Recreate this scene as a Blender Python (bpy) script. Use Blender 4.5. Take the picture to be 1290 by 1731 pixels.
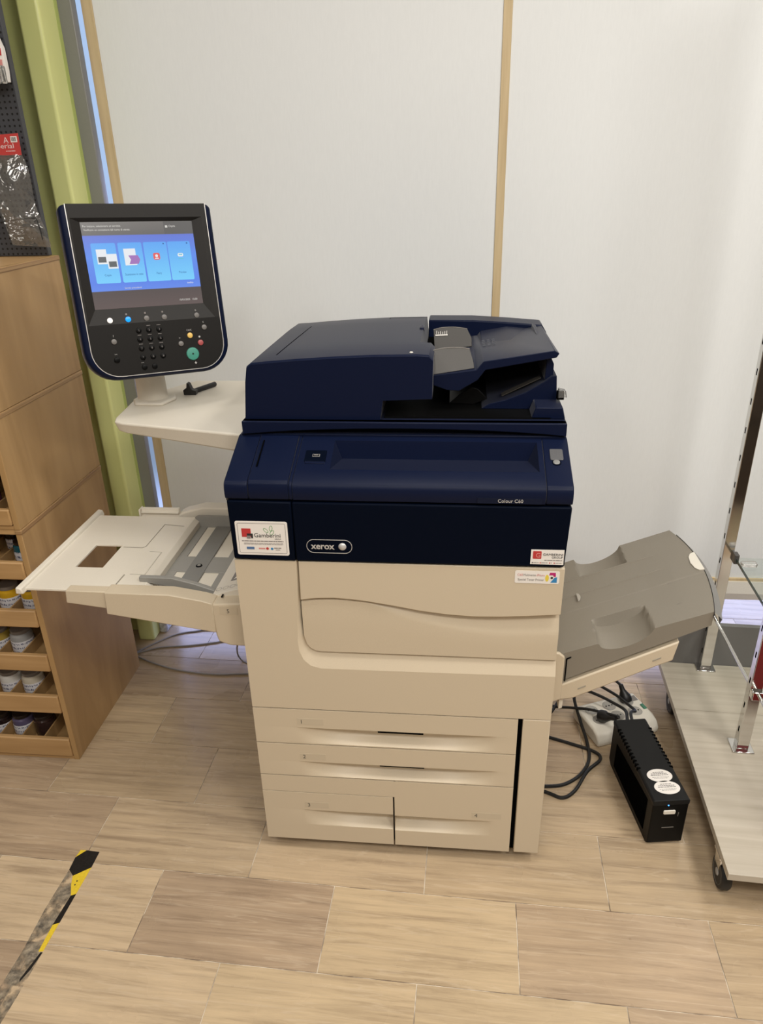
import bpy, bmesh, math, random
from mathutils import Matrix, Vector
random.seed(7)
for o in list(bpy.data.objects): bpy.data.objects.remove(o)
S = bpy.context.scene
C = S.collection

# ------------------------------------------------------------------ camera
cam_d = bpy.data.cameras.new('camera'); cam = bpy.data.objects.new('camera', cam_d); C.objects.link(cam)
cam_d.sensor_fit = 'HORIZONTAL'; cam_d.sensor_width = 36.0; cam_d.lens = 36.0 * 1238.73 / 1290.0
cam_d.clip_start = 0.02
yaw, pit, rol = -0.1063, 0.4369, -0.0252
fw = Vector((math.sin(yaw)*math.cos(pit), math.cos(yaw)*math.cos(pit), -math.sin(pit)))
rt = Vector((math.cos(yaw), -math.sin(yaw), 0)); up = rt.cross(fw)
r2 = rt*math.cos(rol) + up*math.sin(rol); u2 = up*math.cos(rol) - rt*math.sin(rol)
cam.matrix_world = Matrix(((r2.x, u2.x, -fw.x, 0.421), (r2.y, u2.y, -fw.y, -1.2207), (r2.z, u2.z, -fw.z, 1.4673), (0, 0, 0, 1)))
S.camera = cam

# ------------------------------------------------------------------ world, lights, exposure
W = bpy.data.worlds.new('world'); S.world = W; W.use_nodes = True
bg = W.node_tree.nodes['Background']; bg.inputs[0].default_value = (0.50, 0.68, 1.0, 1); bg.inputs[1].default_value = 0.85
S.view_settings.view_transform = 'Standard'; S.view_settings.look = 'None'
S.view_settings.exposure = 0.0; S.view_settings.gamma = 1.0; S.view_settings.use_curve_mapping = False

def area(name, loc, rot, sx, sy, power, col):
    d = bpy.data.lights.new(name, 'AREA'); d.shape = 'RECTANGLE'; d.size = sx; d.size_y = sy; d.energy = power; d.color = col
    o = bpy.data.objects.new(name, d); C.objects.link(o); o.location = loc; o.rotation_euler = rot
    return o
WARM = (1.0, 0.965, 0.91)
for k, (x, y, p_) in enumerate(((-1.0, -0.35, 7), (0.35, -0.35, 13), (1.7, -0.35, 24), (-1.0, -1.9, 11), (0.35, -1.9, 24), (1.7, -1.9, 36), (-1.0, -3.2, 10), (0.35, -3.2, 16), (1.7, -3.2, 20), (2.8, -1.1, 27))):
    area('ceiling_lamp', (x, y, 2.88), (0, 0, 0), 0.55, 0.55, p_, WARM)
# daylight standing in the shop window behind the panel wall
area('window_daylight', (0.6, 1.75, 1.0), (math.radians(-55), 0, 0), 4.4, 1.2, 80, (0.42, 0.50, 1.0))

# ------------------------------------------------------------------ materials
MATS = {}
def principled(name, col, rough=0.5, metal=0.0, spec=0.5, emit=None, estr=0.0, trans=0.0, alpha=1.0):
    m = bpy.data.materials.new(name); m.use_nodes = True
    b = m.node_tree.nodes['Principled BSDF']
    b.inputs['Base Color'].default_value = (*col, 1); b.inputs['Roughness'].default_value = rough
    b.inputs['Metallic'].default_value = metal; b.inputs['Specular IOR Level'].default_value = spec
    b.inputs['Transmission Weight'].default_value = trans; b.inputs['Alpha'].default_value = alpha
    if emit: b.inputs['Emission Color'].default_value = (*emit, 1); b.inputs['Emission Strength'].default_value = estr
    MATS[name] = m
    return m
def nodes(m): return m.node_tree.nodes, m.node_tree.links, m.node_tree.nodes['Principled BSDF']
def noise_mix(m, c1, c2, scale=(1, 1, 1), nscale=8, detail=5, coord='Object', bump=0.0, lo=0.35, hi=0.65, dist=0.0, bdist=0.001):
    N, L, B = nodes(m)
    tc = N.new('ShaderNodeTexCoord'); mp = N.new('ShaderNodeMapping'); mp.inputs['Scale'].default_value = scale
    nz = N.new('ShaderNodeTexNoise'); nz.inputs['Scale'].default_value = nscale; nz.inputs['Detail'].default_value = detail; nz.inputs['Distortion'].default_value = dist
    rp = N.new('ShaderNodeValToRGB'); rp.color_ramp.elements[0].position = lo; rp.color_ramp.elements[1].position = hi
    rp.color_ramp.elements[0].color = (*c1, 1); rp.color_ramp.elements[1].color = (*c2, 1)
    L.new(tc.outputs[coord], mp.inputs[0]); L.new(mp.outputs[0], nz.inputs['Vector']); L.new(nz.outputs[0], rp.inputs[0]); L.new(rp.outputs[0], B.inputs['Base Color'])
    if bump:
        bp = N.new('ShaderNodeBump'); bp.inputs['Strength'].default_value = bump; bp.inputs['Distance'].default_value = bdist
        L.new(nz.outputs[0], bp.inputs['Height']); L.new(bp.outputs[0], B.inputs['Normal'])
    return m
def fine(name, col, rough, amt=0.06, nscale=900, bump=0.15, **k):
    m = principled(name, col, rough, **k)
    c1 = tuple(c*(1-amt) for c in col); c2 = tuple(c*(1+amt) for c in col)
    return noise_mix(m, c1, c2, nscale=nscale, detail=2, bump=bump, bdist=0.0003)

cream = fine('cream_plastic', (0.58, 0.49, 0.36), 0.5, amt=0.03)
cream2 = fine('pale_cream_plastic', (0.72, 0.665, 0.565), 0.48, amt=0.03)
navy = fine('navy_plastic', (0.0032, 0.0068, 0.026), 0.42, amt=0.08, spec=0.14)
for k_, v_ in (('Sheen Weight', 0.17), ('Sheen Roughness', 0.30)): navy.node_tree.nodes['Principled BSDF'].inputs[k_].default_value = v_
navy_shaded = fine('shaded_navy_plastic', (0.0011, 0.0030, 0.0095), 0.5, amt=0.06, spec=0.05)  # same navy darkened to carry shade, mainly on the upright front panels
black = fine('black_plastic', (0.0035, 0.0035, 0.0035), 0.4, amt=0.1, spec=0.12)
panel_black = fine('panel_black', (0.0085, 0.0075, 0.0065), 0.45, amt=0.08, spec=0.22)
panel_black2 = fine('panel_black_upper', (0.017, 0.0155, 0.014), 0.48, amt=0.08, spec=0.22)
dark = principled('dark_gap', (0.003, 0.003, 0.003), 0.9, spec=0.0)
grey_tray = fine('grey_tray_plastic', (0.225, 0.20, 0.16), 0.55, amt=0.04)
grey_mid = fine('grey_guide_plastic', (0.285, 0.275, 0.25), 0.5, amt=0.04)
grey_dark = fine('grey_strip_plastic', (0.21, 0.205, 0.19), 0.5, amt=0.04)
guide_brown = fine('feeder_guide_plastic', (0.050, 0.045, 0.039), 0.45, amt=0.05)
guide_edge = fine('feeder_guide_edge', (0.17, 0.155, 0.135), 0.45, amt=0.05)
guide_light = fine('light_grey_plastic', (0.40, 0.37, 0.32), 0.5, amt=0.03)
silver = principled('silver_line', (0.62, 0.60, 0.57), 0.35, metal=0.6)
chrome = principled('chrome', (0.72, 0.71, 0.69), 0.10, metal=1.0)
white_p = fine('white_plastic', (0.74, 0.70, 0.61), 0.5, amt=0.02)
paper = principled('sticker_white', (0.80, 0.76, 0.71), 0.55)
ink = principled('ink_black', (0.02, 0.02, 0.02), 0.6)
ink_grey = principled('ink_grey', (0.22, 0.20, 0.19), 0.6)
ink_num = principled('number_grey', (0.07, 0.065, 0.055), 0.6)
ink_red = principled('ink_red', (0.48, 0.035, 0.035), 0.5)
ink_pink = principled('ink_pink', (0.62, 0.25, 0.23), 0.5)
ink_green = principled('ink_green', (0.18, 0.36, 0.16), 0.5)
ink_mag = principled('ink_magenta', (0.45, 0.01, 0.14), 0.5)
ink_yel = principled('ink_yellow', (0.75, 0.58, 0.07), 0.5)
ink_cyan = principled('ink_cyan', (0.03, 0.22, 0.46), 0.5)
ink_blue = principled('ink_blue', (0.08, 0.16, 0.32), 0.5)
label_text = principled('badge_silver', (0.55, 0.54, 0.52), 0.35, metal=0.3)
clear = principled('clear_plastic', (0.9, 0.9, 0.88), 0.12, trans=0.9)
rubber = principled('rubber_black', (0.010, 0.010, 0.010), 0.5)
cable_blk = principled('cable_black', (0.009, 0.009, 0.009), 0.4)
cable_gry = principled('cable_grey', (0.30, 0.28, 0.26), 0.5)
faint = principled('embossed_label', (0.535, 0.455, 0.335), 0.40)

# wall, stone, wood
wallm = principled('white_wall_cloth', (0.80, 0.79, 0.75), 0.75)
noise_mix(wallm, (0.785, 0.805, 0.805), (0.81, 0.83, 0.83), scale=(330, 330, 40), nscale=1.0, detail=3, bump=0.05, lo=0.25, hi=0.75)
woodstrip = principled('strip_wood', (0.62, 0.47, 0.27), 0.55)
noise_mix(woodstrip, (0.54, 0.41, 0.23), (0.66, 0.52, 0.31), scale=(60, 60, 4), nscale=1.0)
birch = principled('plywood', (0.45, 0.27, 0.12), 0.5)
noise_mix(birch, (0.36, 0.215, 0.085), (0.47, 0.295, 0.13), scale=(14, 9, 1.6), nscale=1.0, detail=7, dist=1.2, bump=0.05)
birch_f = principled('plywood_front', (0.5, 0.31, 0.13), 0.45)
noise_mix(birch_f, (0.40, 0.235, 0.095), (0.50, 0.31, 0.14), scale=(2, 8, 30), nscale=1.0, detail=7, dist=0.8, bump=0.05)
ply_edge = principled('plywood_edge', (0.36, 0.22, 0.10), 0.55)
noise_mix(ply_edge, (0.28, 0.16, 0.07), (0.44, 0.28, 0.13), scale=(1, 1, 200), nscale=1.0, detail=2)
deckm = principled('ash_laminate', (0.60, 0.54, 0.44), 0.42)
noise_mix(deckm, (0.43, 0.38, 0.30), (0.53, 0.48, 0.395), scale=(2.2, 55, 10), nscale=1.0, detail=8, dist=0.5, bump=0.03, lo=0.3, hi=0.7)
green = principled('green_paint', (0.46, 0.50, 0.19), 0.28)
noise_mix(green, (0.70, 0.73, 0.295), (0.74, 0.77, 0.33), scale=(4, 4, 1.5), nscale=2.0, detail=3)
green_y = principled('yellow_green_paint', (0.52, 0.60, 0.16), 0.35)
noise_mix(green_y, (0.05, 0.05, 0.04), (0.52, 0.60, 0.18), scale=(30, 30, 16), nscale=1.0, detail=3, lo=0.24, hi=0.30)
greyframe = fine('grey_window_frame', (0.235, 0.235, 0.225), 0.4, amt=0.03)
greyboard = fine('grey_board', (0.16, 0.155, 0.15), 0.5, amt=0.04)
plaster = principled('crumbled_plaster', (0.6, 0.58, 0.55), 0.8)
noise_mix(plaster, (0.35, 0.34, 0.33), (0.75, 0.74, 0.74), nscale=60, detail=5, bump=0.8, bdist=0.005)
ceilm = principled('ceiling_grey', (0.38, 0.37, 0.36), 0.8)
roomw = principled('shop_wall_brown', (0.16, 0.13, 0.10), 0.8)
redm = principled('red_card', (0.36, 0.015, 0.02), 0.4)

def stone_mat():
    m = principled('veined_stone', (0.4, 0.3, 0.2), 0.24, spec=0.45)
    N, L, B = nodes(m)
    tc = N.new('ShaderNodeTexCoord'); oi = N.new('ShaderNodeObjectInfo')
    add = N.new('ShaderNodeVectorMath'); add.operation = 'ADD'
    mul = N.new('ShaderNodeMath'); mul.operation = 'MULTIPLY'; mul.inputs[1].default_value = 37.0
    L.new(oi.outputs['Random'], mul.inputs[0]); L.new(tc.outputs['Object'], add.inputs[0])
    cb = N.new('ShaderNodeCombineXYZ'); L.new(mul.outputs[0], cb.inputs[0]); L.new(mul.outputs[0], cb.inputs[1]); L.new(cb.outputs[0], add.inputs[1])
    mp = N.new('ShaderNodeMapping'); mp.inputs['Scale'].default_value = (3.0, 52, 1); L.new(add.outputs[0], mp.inputs[0])
    n1 = N.new('ShaderNodeTexNoise'); n1.inputs['Scale'].default_value = 1.0; n1.inputs['Detail'].default_value = 10; n1.inputs['Distortion'].default_value = 0.4; n1.inputs['Roughness'].default_value = 0.72
    L.new(mp.outputs[0], n1.inputs['Vector'])
    rp = N.new('ShaderNodeValToRGB'); e = rp.color_ramp.elements
    e[0].position = 0.32; e[0].color = (0.66, 0.63, 0.61, 1); e[1].position = 0.70; e[1].color = (1.17, 1.16, 1.12, 1)
    x = e.new(0.5); x.color = (0.98, 0.97, 0.95, 1)
    L.new(n1.outputs[0], rp.inputs[0])
    # pale wavy veins
    mp2 = N.new('ShaderNodeMapping'); mp2.inputs['Scale'].default_value = (1.7, 30, 1); L.new(add.outputs[0], mp2.inputs[0])
    n2 = N.new('ShaderNodeTexNoise'); n2.inputs['Scale'].default_value = 1.0; n2.inputs['Detail'].default_value = 8; n2.inputs['Distortion'].default_value = 0.5
    L.new(mp2.outputs[0], n2.inputs['Vector'])
    v = N.new('ShaderNodeValToRGB'); v.color_ramp.elements[0].position = 0.485; v.color_ramp.elements[0].color = (0, 0, 0, 1)
    v.color_ramp.elements[1].position = 0.515; v.color_ramp.elements[1].color = (0, 0, 0, 1); q = v.color_ramp.elements.new(0.50); q.color = (0.30, 0.30, 0.30, 1)
    L.new(n2.outputs[0], v.inputs[0])
    # blotches
    n3 = N.new('ShaderNodeTexNoise'); n3.inputs['Scale'].default_value = 5.0; n3.inputs['Detail'].default_value = 4; L.new(add.outputs[0], n3.inputs['Vector'])
    r3 = N.new('ShaderNodeMapRange'); r3.inputs['To Min'].default_value = 0.82; r3.inputs['To Max'].default_value = 1.15; L.new(n3.outputs[0], r3.inputs[0])
    m1 = N.new('ShaderNodeMix'); m1.data_type = 'RGBA'; m1.blend_type = 'MULTIPLY'; m1.inputs[0].default_value = 1.0
    L.new(oi.outputs['Color'], m1.inputs[6]); L.new(rp.outputs[0], m1.inputs[7])
    m2 = N.new('ShaderNodeMix'); m2.data_type = 'RGBA'; m2.blend_type = 'MULTIPLY'; m2.inputs[0].default_value = 1.0
    L.new(m1.outputs[2], m2.inputs[6]); L.new(r3.outputs[0], m2.inputs[7])
    m3 = N.new('ShaderNodeMix'); m3.data_type = 'RGBA'; m3.inputs[7].default_value = (0.62, 0.50, 0.36, 1)
    L.new(v.outputs[0], m3.inputs[0]); L.new(m2.outputs[2], m3.inputs[6]); L.new(m3.outputs[2], B.inputs['Base Color'])
    rr = N.new('ShaderNodeMapRange'); rr.inputs['To Min'].default_value = 0.20; rr.inputs['To Max'].default_value = 0.36
    L.new(n3.outputs[0], rr.inputs[0]); L.new(rr.outputs[0], B.inputs['Roughness'])
    return m
stone = stone_mat()
grout = principled('grout', (0.60, 0.53, 0.43), 0.8)
noise_mix(grout, (0.20, 0.15, 0.11), (0.66, 0.58, 0.46), nscale=14, detail=4, lo=0.40, hi=0.56)

def peg_mat():
    m = principled('pegboard_black', (0.045, 0.047, 0.052), 0.5)
    N, L, B = nodes(m)
    tc = N.new('ShaderNodeTexCoord'); sp = N.new('ShaderNodeSeparateXYZ'); L.new(tc.outputs['Object'], sp.inputs[0])
    def frac(o):
        a = N.new('ShaderNodeMath'); a.operation = 'MULTIPLY'; a.inputs[1].default_value = 1/0.0125; L.new(o, a.inputs[0])
        f = N.new('ShaderNodeMath'); f.operation = 'FRACT'; L.new(a.outputs[0], f.inputs[0])
        s = N.new('ShaderNodeMath'); s.operation = 'SUBTRACT'; s.inputs[1].default_value = 0.5; L.new(f.outputs[0], s.inputs[0])
        p = N.new('ShaderNodeMath'); p.operation = 'POWER'; p.inputs[1].default_value = 2; L.new(s.outputs[0], p.inputs[0]); return p.outputs[0]
    ad = N.new('ShaderNodeMath'); ad.operation = 'ADD'; L.new(frac(sp.outputs[0]), ad.inputs[0]); L.new(frac(sp.outputs[2]), ad.inputs[1])
    lt = N.new('ShaderNodeMath'); lt.operation = 'LESS_THAN'; lt.inputs[1].default_value = 0.042; L.new(ad.outputs[0], lt.inputs[0])
    mx = N.new('ShaderNodeMix'); mx.data_type = 'RGBA'; mx.inputs[6].default_value = (0.050, 0.052, 0.058, 1); mx.inputs[7].default_value = (0.003, 0.003, 0.003, 1)
    L.new(lt.outputs[0], mx.inputs[0]); L.new(mx.outputs[2], B.inputs['Base Color'])
    return m
pegm = peg_mat()
def film_mat():
    m = bpy.data.materials.new('clear_film'); m.use_nodes = True; N = m.node_tree.nodes; L = m.node_tree.links
    N.remove(N['Principled BSDF']); out = N['Material Output']
    t = N.new('ShaderNodeBsdfTransparent'); t.inputs[0].default_value = (0.86, 0.86, 0.85, 1)
    g = N.new('ShaderNodeBsdfGlossy'); g.inputs['Roughness'].default_value = 0.10; g.inputs[0].default_value = (0.9, 0.9, 0.9, 1)
    tc = N.new('ShaderNodeTexCoord'); nz = N.new('ShaderNodeTexNoise'); nz.inputs['Scale'].default_value = 17; nz.inputs['Detail'].default_value = 2.5; nz.inputs['Distortion'].default_value = 1.2
    bp = N.new('ShaderNodeBump'); bp.inputs['Strength'].default_value = 1.0; bp.inputs['Distance'].default_value = 0.006
    L.new(tc.outputs['Object'], nz.inputs['Vector']); L.new(nz.outputs[0], bp.inputs['Height']); L.new(bp.outputs[0], g.inputs['Normal'])
    d = N.new('ShaderNodeBsdfDiffuse'); d.inputs[0].default_value = (0.6, 0.6, 0.58, 1)
    mx = N.new('ShaderNodeMixShader'); mx.inputs[0].default_value = 0.13; L.new(t.outputs[0], mx.inputs[1]); L.new(g.outputs[0], mx.inputs[2])
    m2 = N.new('ShaderNodeMixShader'); m2.inputs[0].default_value = 0.07; L.new(mx.outputs[0], m2.inputs[1]); L.new(d.outputs[0], m2.inputs[2])
    L.new(m2.outputs[0], out.inputs[0]); return m
film = film_mat()
def glass_mat():
    m = bpy.data.materials.new('shelf_glass'); m.use_nodes = True; N = m.node_tree.nodes; L = m.node_tree.links
    N.remove(N['Principled BSDF']); out = N['Material Output']
    t = N.new('ShaderNodeBsdfTransparent'); t.inputs[0].default_value = (0.93, 0.96, 0.95, 1)
    g = N.new('ShaderNodeBsdfGlossy'); g.inputs['Roughness'].default_value = 0.02
    mx = N.new('ShaderNodeMixShader'); mx.inputs[0].default_value = 0.07; L.new(t.outputs[0], mx.inputs[1]); L.new(g.outputs[0], mx.inputs[2]); L.new(mx.outputs[0], out.inputs[0]); return m
glass = glass_mat()
glass_edge = principled('glass_edge', (0.02, 0.05, 0.045), 0.15)
def residue_mat():
    m = bpy.data.materials.new('adhesive_residue'); m.use_nodes = True; N = m.node_tree.nodes; L = m.node_tree.links
    B = N['Principled BSDF']; B.inputs['Roughness'].default_value = 0.8; out = N['Material Output']
    tc = N.new('ShaderNodeTexCoord'); nz = N.new('ShaderNodeTexNoise'); nz.inputs['Scale'].default_value = 55; nz.inputs['Detail'].default_value = 7; nz.inputs['Roughness'].default_value = 0.7
    L.new(tc.outputs['Object'], nz.inputs['Vector'])
    rp = N.new('ShaderNodeValToRGB'); rp.color_ramp.elements[0].position = 0.35; rp.color_ramp.elements[0].color = (0.085, 0.072, 0.056, 1)
    rp.color_ramp.elements[1].position = 0.62; rp.color_ramp.elements[1].color = (0.42, 0.345, 0.245, 1); L.new(nz.outputs[0], rp.inputs[0]); L.new(rp.outputs[0], B.inputs['Base Color'])
    n2 = N.new('ShaderNodeTexNoise'); n2.inputs['Scale'].default_value = 28; n2.inputs['Detail'].default_value = 6; L.new(tc.outputs['Object'], n2.inputs['Vector'])
    r2_ = N.new('ShaderNodeMapRange'); r2_.inputs['From Min'].default_value = 0.38; r2_.inputs['From Max'].default_value = 0.62; L.new(n2.outputs[0], r2_.inputs[0])
    t = N.new('ShaderNodeBsdfTransparent'); mx = N.new('ShaderNodeMixShader'); L.new(r2_.outputs[0], mx.inputs[0]); L.new(t.outputs[0], mx.inputs[1]); L.new(B.outputs[0], mx.inputs[2]); L.new(mx.outputs[0], out.inputs[0])
    return m
residue = residue_mat()
def emis(name, col, s):
    m = principled(name, (0.01, 0.01, 0.01), 0.25, emit=col, estr=s); return m

# ------------------------------------------------------------------ mesh helpers
class MB:
    def __init__(s): s.v = []; s.f = []
    def add(s, v, f):
        n = len(s.v); s.v += [tuple(p) for p in v]; s.f += [tuple(i+n for i in q) for q in f]; return s
    def box(s, x0, x1, y0, y1, z0, z1):
        v = [(x0,y0,z0),(x1,y0,z0),(x1,y1,z0),(x0,y1,z0),(x0,y0,z1),(x1,y0,z1),(x1,y1,z1),(x0,y1,z1)]
        return s.add(v, [(0,3,2,1),(4,5,6,7),(0,1,5,4),(1,2,6,5),(2,3,7,6),(3,0,4,7)])
    def prism(s, poly, ax, a, b):
        P = {'y': lambda p, t: (p[0], t, p[1]), 'x': lambda p, t: (t, p[0], p[1]), 'z': lambda p, t: (p[0], p[1], t)}[ax]
        n = len(poly)
        v = [P(p, a) for p in poly] + [P(p, b) for p in poly]
        return s.add(v, [tuple(range(n))[::-1], tuple(range(n, 2*n))] + [(i, (i+1) % n, n+(i+1) % n, n+i) for i in range(n)])
    def lathe(s, prof, n=24, c=(0, 0, 0), ax='z'):
        v = []; f = []; k = len(prof)
        for i in range(n):
            a = 2*math.pi*i/n
            for r, z in prof:
                p = {'z': (r*math.cos(a), r*math.sin(a), z), 'y': (r*math.cos(a), z, r*math.sin(a)), 'x': (z, r*math.cos(a), r*math.sin(a))}[ax]
                v.append((c[0]+p[0], c[1]+p[1], c[2]+p[2]))
        for i in range(n):
            j = (i+1) % n
            for q in range(k-1): f.append((i*k+q, j*k+q, j*k+q+1, i*k+q+1))
        f.append(tuple(i*k for i in range(n))[::-1]); f.append(tuple(i*k+k-1 for i in range(n)))
        return s.add(v, f)
    def tube(s, pts, r, n=8, smooth=6):
        P = [Vector(p) for p in pts]
        if smooth and len(P) > 2:
            Q = []
            for i in range(len(P)-1):
                p0, p1, p2, p3 = P[max(i-1, 0)], P[i], P[i+1], P[min(i+2, len(P)-1)]
                for k in range(smooth):
                    t = k/smooth
                    Q.append(0.5*((2*p1)+(p2-p0)*t+(2*p0-5*p1+4*p2-p3)*t*t+(-p0+3*p1-3*p2+p3)*t**3))
            Q.append(P[-1]); P = Q
        v = []; f = []; nrm = None
        for i, p in enumerate(P):
            t = (P[min(i+1, len(P)-1)]-P[max(i-1, 0)]).normalized()
            if nrm is None: nrm = t.orthogonal().normalized()
            nrm = (nrm - t*nrm.dot(t)).normalized(); b = t.cross(nrm)
            for k in range(n):
                a = 2*math.pi*k/n; v.append(p + nrm*(r*math.cos(a)) + b*(r*math.sin(a)))
        for i in range(len(P)-1):
            for k in range(n): f.append((i*n+k, i*n+(k+1) % n, (i+1)*n+(k+1) % n, (i+1)*n+k))
        f.append(tuple(range(n))[::-1]); f.append(tuple((len(P)-1)*n+k for k in range(n)))
        return s.add(v, f)
    def grid(s, rows):
        n = len(rows[0]); v = [p for r in rows for p in r]
        return s.add(v, [(i*n+j, i*n+j+1, (i+1)*n+j+1, (i+1)*n+j) for i in range(len(rows)-1) for j in range(n-1)])
    def obj(s, name, mat, parent=None, bevel=0.0, seg=2, smooth=False, local=False, M=None, angle=35):
        me = bpy.data.meshes.new(name)
        v = [tuple(M @ Vector(p)) for p in s.v] if M is not None else s.v
        me.from_pydata(v, [], s.f)
        bm = bmesh.new(); bm.from_mesh(me); bmesh.ops.recalc_face_normals(bm, faces=bm.faces); bm.to_mesh(me); bm.free()
        me.materials.append(mat)
        o = bpy.data.objects.new(name, me); C.objects.link(o)
        if parent is not None:
            o.parent = parent
            if not local and parent.type == 'EMPTY': o.matrix_parent_inverse = parent.matrix_basis.inverted()
        if bevel:
            b = o.modifiers.new('bevel', 'BEVEL'); b.width = bevel; b.segments = seg; b.limit_method = 'ANGLE'; b.angle_limit = math.radians(angle)
            b.use_clamp_overlap = True
        if smooth or bevel:
            for p in me.polygons: p.use_smooth = True
            try: me.set_sharp_from_angle(angle=math.radians(38))
            except Exception: pass
        return o
def tag(o, label=None, cat=None, group=None, kind=None):
    if label: o['label'] = label
    if cat: o['category'] = cat
    if group: o['group'] = group
    if kind: o['kind'] = kind
    return o
def thing(name, label, cat, loc=(0, 0, 0), rz=0.0, group=None):
    o = bpy.data.objects.new(name, None); C.objects.link(o); o.empty_display_size = 0.05
    o.location = loc; o.rotation_euler = (0, 0, rz); o.matrix_basis = Matrix.Translation(loc) @ Matrix.Rotation(rz, 4, 'Z')
    return tag(o, label, cat, group)
def rrect(x0, x1, y0, y1, r, n=5):
    pts = []
    for cx, cy, a0 in ((x1-r, y1-r, 0), (x0+r, y1-r, 90), (x0+r, y0+r, 180), (x1-r, y0+r, 270)):
        for k in range(n+1):
            a = math.radians(a0+90*k/n); pts.append((cx+r*math.cos(a), cy+r*math.sin(a)))
    return pts
def circ(cx, cy, r, n=20): return [(cx+r*math.cos(2*math.pi*k/n), cy+r*math.sin(2*math.pi*k/n)) for k in range(n)]
def frameM(o, r, u):
    r = Vector(r).normalized(); u = Vector(u).normalized(); n = r.cross(u)
    return Matrix(((r.x, u.x, n.x, o[0]), (r.y, u.y, n.y, o[1]), (r.z, u.z, n.z, o[2]), (0, 0, 0, 1)))
def text(name, body, M, x, y, size, mat, parent, width=None, align='LEFT', z=0.0, ext=0.0002, local=False, bold=0.0):
    cu = bpy.data.curves.new(name, 'FONT'); cu.body = body; cu.size = size; cu.extrude = ext; cu.align_x = align; cu.offset = bold; cu.resolution_u = 3
    t = bpy.data.objects.new(name, cu); me = bpy.data.meshes.new_from_object(t); bpy.data.objects.remove(t); bpy.data.curves.remove(cu)
    xs = [v.co.x for v in me.vertices]; sx = 1.0
    if width and xs: sx = width/(max(xs)-min(xs))
    for v in me.vertices: v.co = M @ Vector((x+v.co.x*sx, y+v.co.y, z+v.co.z))
    me.materials.clear(); me.materials.append(mat); me.name = name
    o = bpy.data.objects.new(name, me); C.objects.link(o)
    if parent is not None:
        o.parent = parent
        if not local and parent.type == 'EMPTY': o.matrix_parent_inverse = parent.matrix_basis.inverted()
    return o
def copy_tree(o, parent=None):
    c = o.copy(); C.objects.link(c); c.parent = parent
    for ch in list(o.children):
        copy_tree(ch, c)
    return c

# ------------------------------------------------------------------ floor
fl = MB().box(-2.7, 3.3, -3.8, 3.0, -0.08, -0.0015).obj('floor', grout); tag(fl, 'polished veined stone tile floor with pale grout joints', 'floor', kind='structure')
pv = MB().box(-2.7, 3.3, 1.50, 4.5, -0.05, 0.0008).obj('floor_outside', fine('pavement', (0.50, 0.50, 0.52), 0.6), None); tag(pv, 'pale pavement outside the shop window', 'pavement', kind='structure')
TL, TH, TA = 0.4045, 0.2000, math.radians(-1.5)
tile_me = None
ct, st = math.cos(TA), math.sin(TA)
org = (0.1725, -0.0935)            # a tile corner: left end of the row whose top edge passes the printer front
tone = {'l': (0.54, 0.415, 0.275), 'y': (0.515, 0.395, 0.253), 't': (0.43, 0.32, 0.215), 'd': (0.385, 0.285, 0.195), 'm': (0.48, 0.365, 0.24), 'b': (0.45, 0.34, 0.22)}
known = {(-1, -1): 'd', (-1, 0): 'y', (-1, 1): 't', (-1, 2): 'b', (-1, -2): 'l', (-1, -3): 'm', (-2, -2): 'l', (-2, -3): 'd', (-2, -1): 'y', (-2, 0): 'y', (-2, 1): 't', (-2, 2): 'm', (0, -1): 'm', (0, -2): 'm', (0, -3): 't', (0, 0): 'b', (0, 1): 'b', (0, 2): 'm', (1, -2): 'b', (1, -1): 'm', (1, 0): 'b'}
keys = list(tone)
for j in range(-12, 8):
    off = 0.5 if j % 2 == 0 else 0.0
    for i in range(-6, 7):
        u = (i + off)*TL; v = j*TH
        x = org[0] + u*ct - v*st; y = org[1] + u*st + v*ct
        # centre offset
        cx_ = x + (TL/2)*ct - (TH/2)*st; cy_ = y + (TL/2)*st + (TH/2)*ct
        if cx_ < -2.4 or cx_ > 3.0: continue
        if tile_me is None:
            g = 0.0011
            t = MB().box(-TL/2+g, TL/2-g, -TH/2+g, TH/2-g, -0.012, 0.0).obj('tile', stone, fl); tile_me = t.data
            t.location = (cx_, cy_, 0)
        else:
            t = bpy.data.objects.new('tile', tile_me); C.objects.link(t); t.parent = fl; t.location = (cx_, cy_, 0)
        t.rotation_euler = (0, 0, TA)
        # half-bond index for the even rows counts from the tile that straddles the printer's left edge
        ii = i if off == 0 else i
        k = known.get((j, ii)) or random.choice('lytmbbmt')
        c = tone[k]; w_ = random.uniform(0.95, 1.05)
        t.color = (c[0]*w_, c[1]*w_, c[2]*w_, 1)
fl.color = (0.40, 0.31, 0.21, 1)

# ------------------------------------------------------------------ the panel wall and what is beside it
D = 0.95
wb = MB().box(-0.523, 3.2, D+0.014, D+0.020, 0.165, 2.95).obj('wall_back', wallm); tag(wb, 'white cloth-textured panel wall with wooden joint strips', 'wall', kind='structure')
for x0, x1 in ((-0.523, 0.522), (0.544, 1.610), (1.632, 3.2)):
    MB().box(x0, x1, D, D+0.013, 0.165, 2.95).obj('wall_panel', wallm, wb, bevel=0.0008)
for x0, x1 in ((-0.552, -0.523), (0.522, 0.544), (1.610, 1.632)):
    MB().box(x0, x1, D-0.003, D+0.012, 0.165, 2.95).obj('joint_strip', woodstrip, wb, bevel=0.001)
MB().box(-0.523, 3.2, D-0.008, D-0.0005, 0.229, 0.238).obj('bottom_bead', woodstrip, wb)
tb = MB().prism([(D-0.016, 0.186), (D-0.012, 0.2285), (D-0.0005, 0.2285), (D-0.0005, 0.158), (D-0.006, 0.158)], 'x', -0.523, 3.2).obj('baseboard_back', fine('white_trim', (0.78, 0.74, 0.66), 0.5), None)
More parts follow.
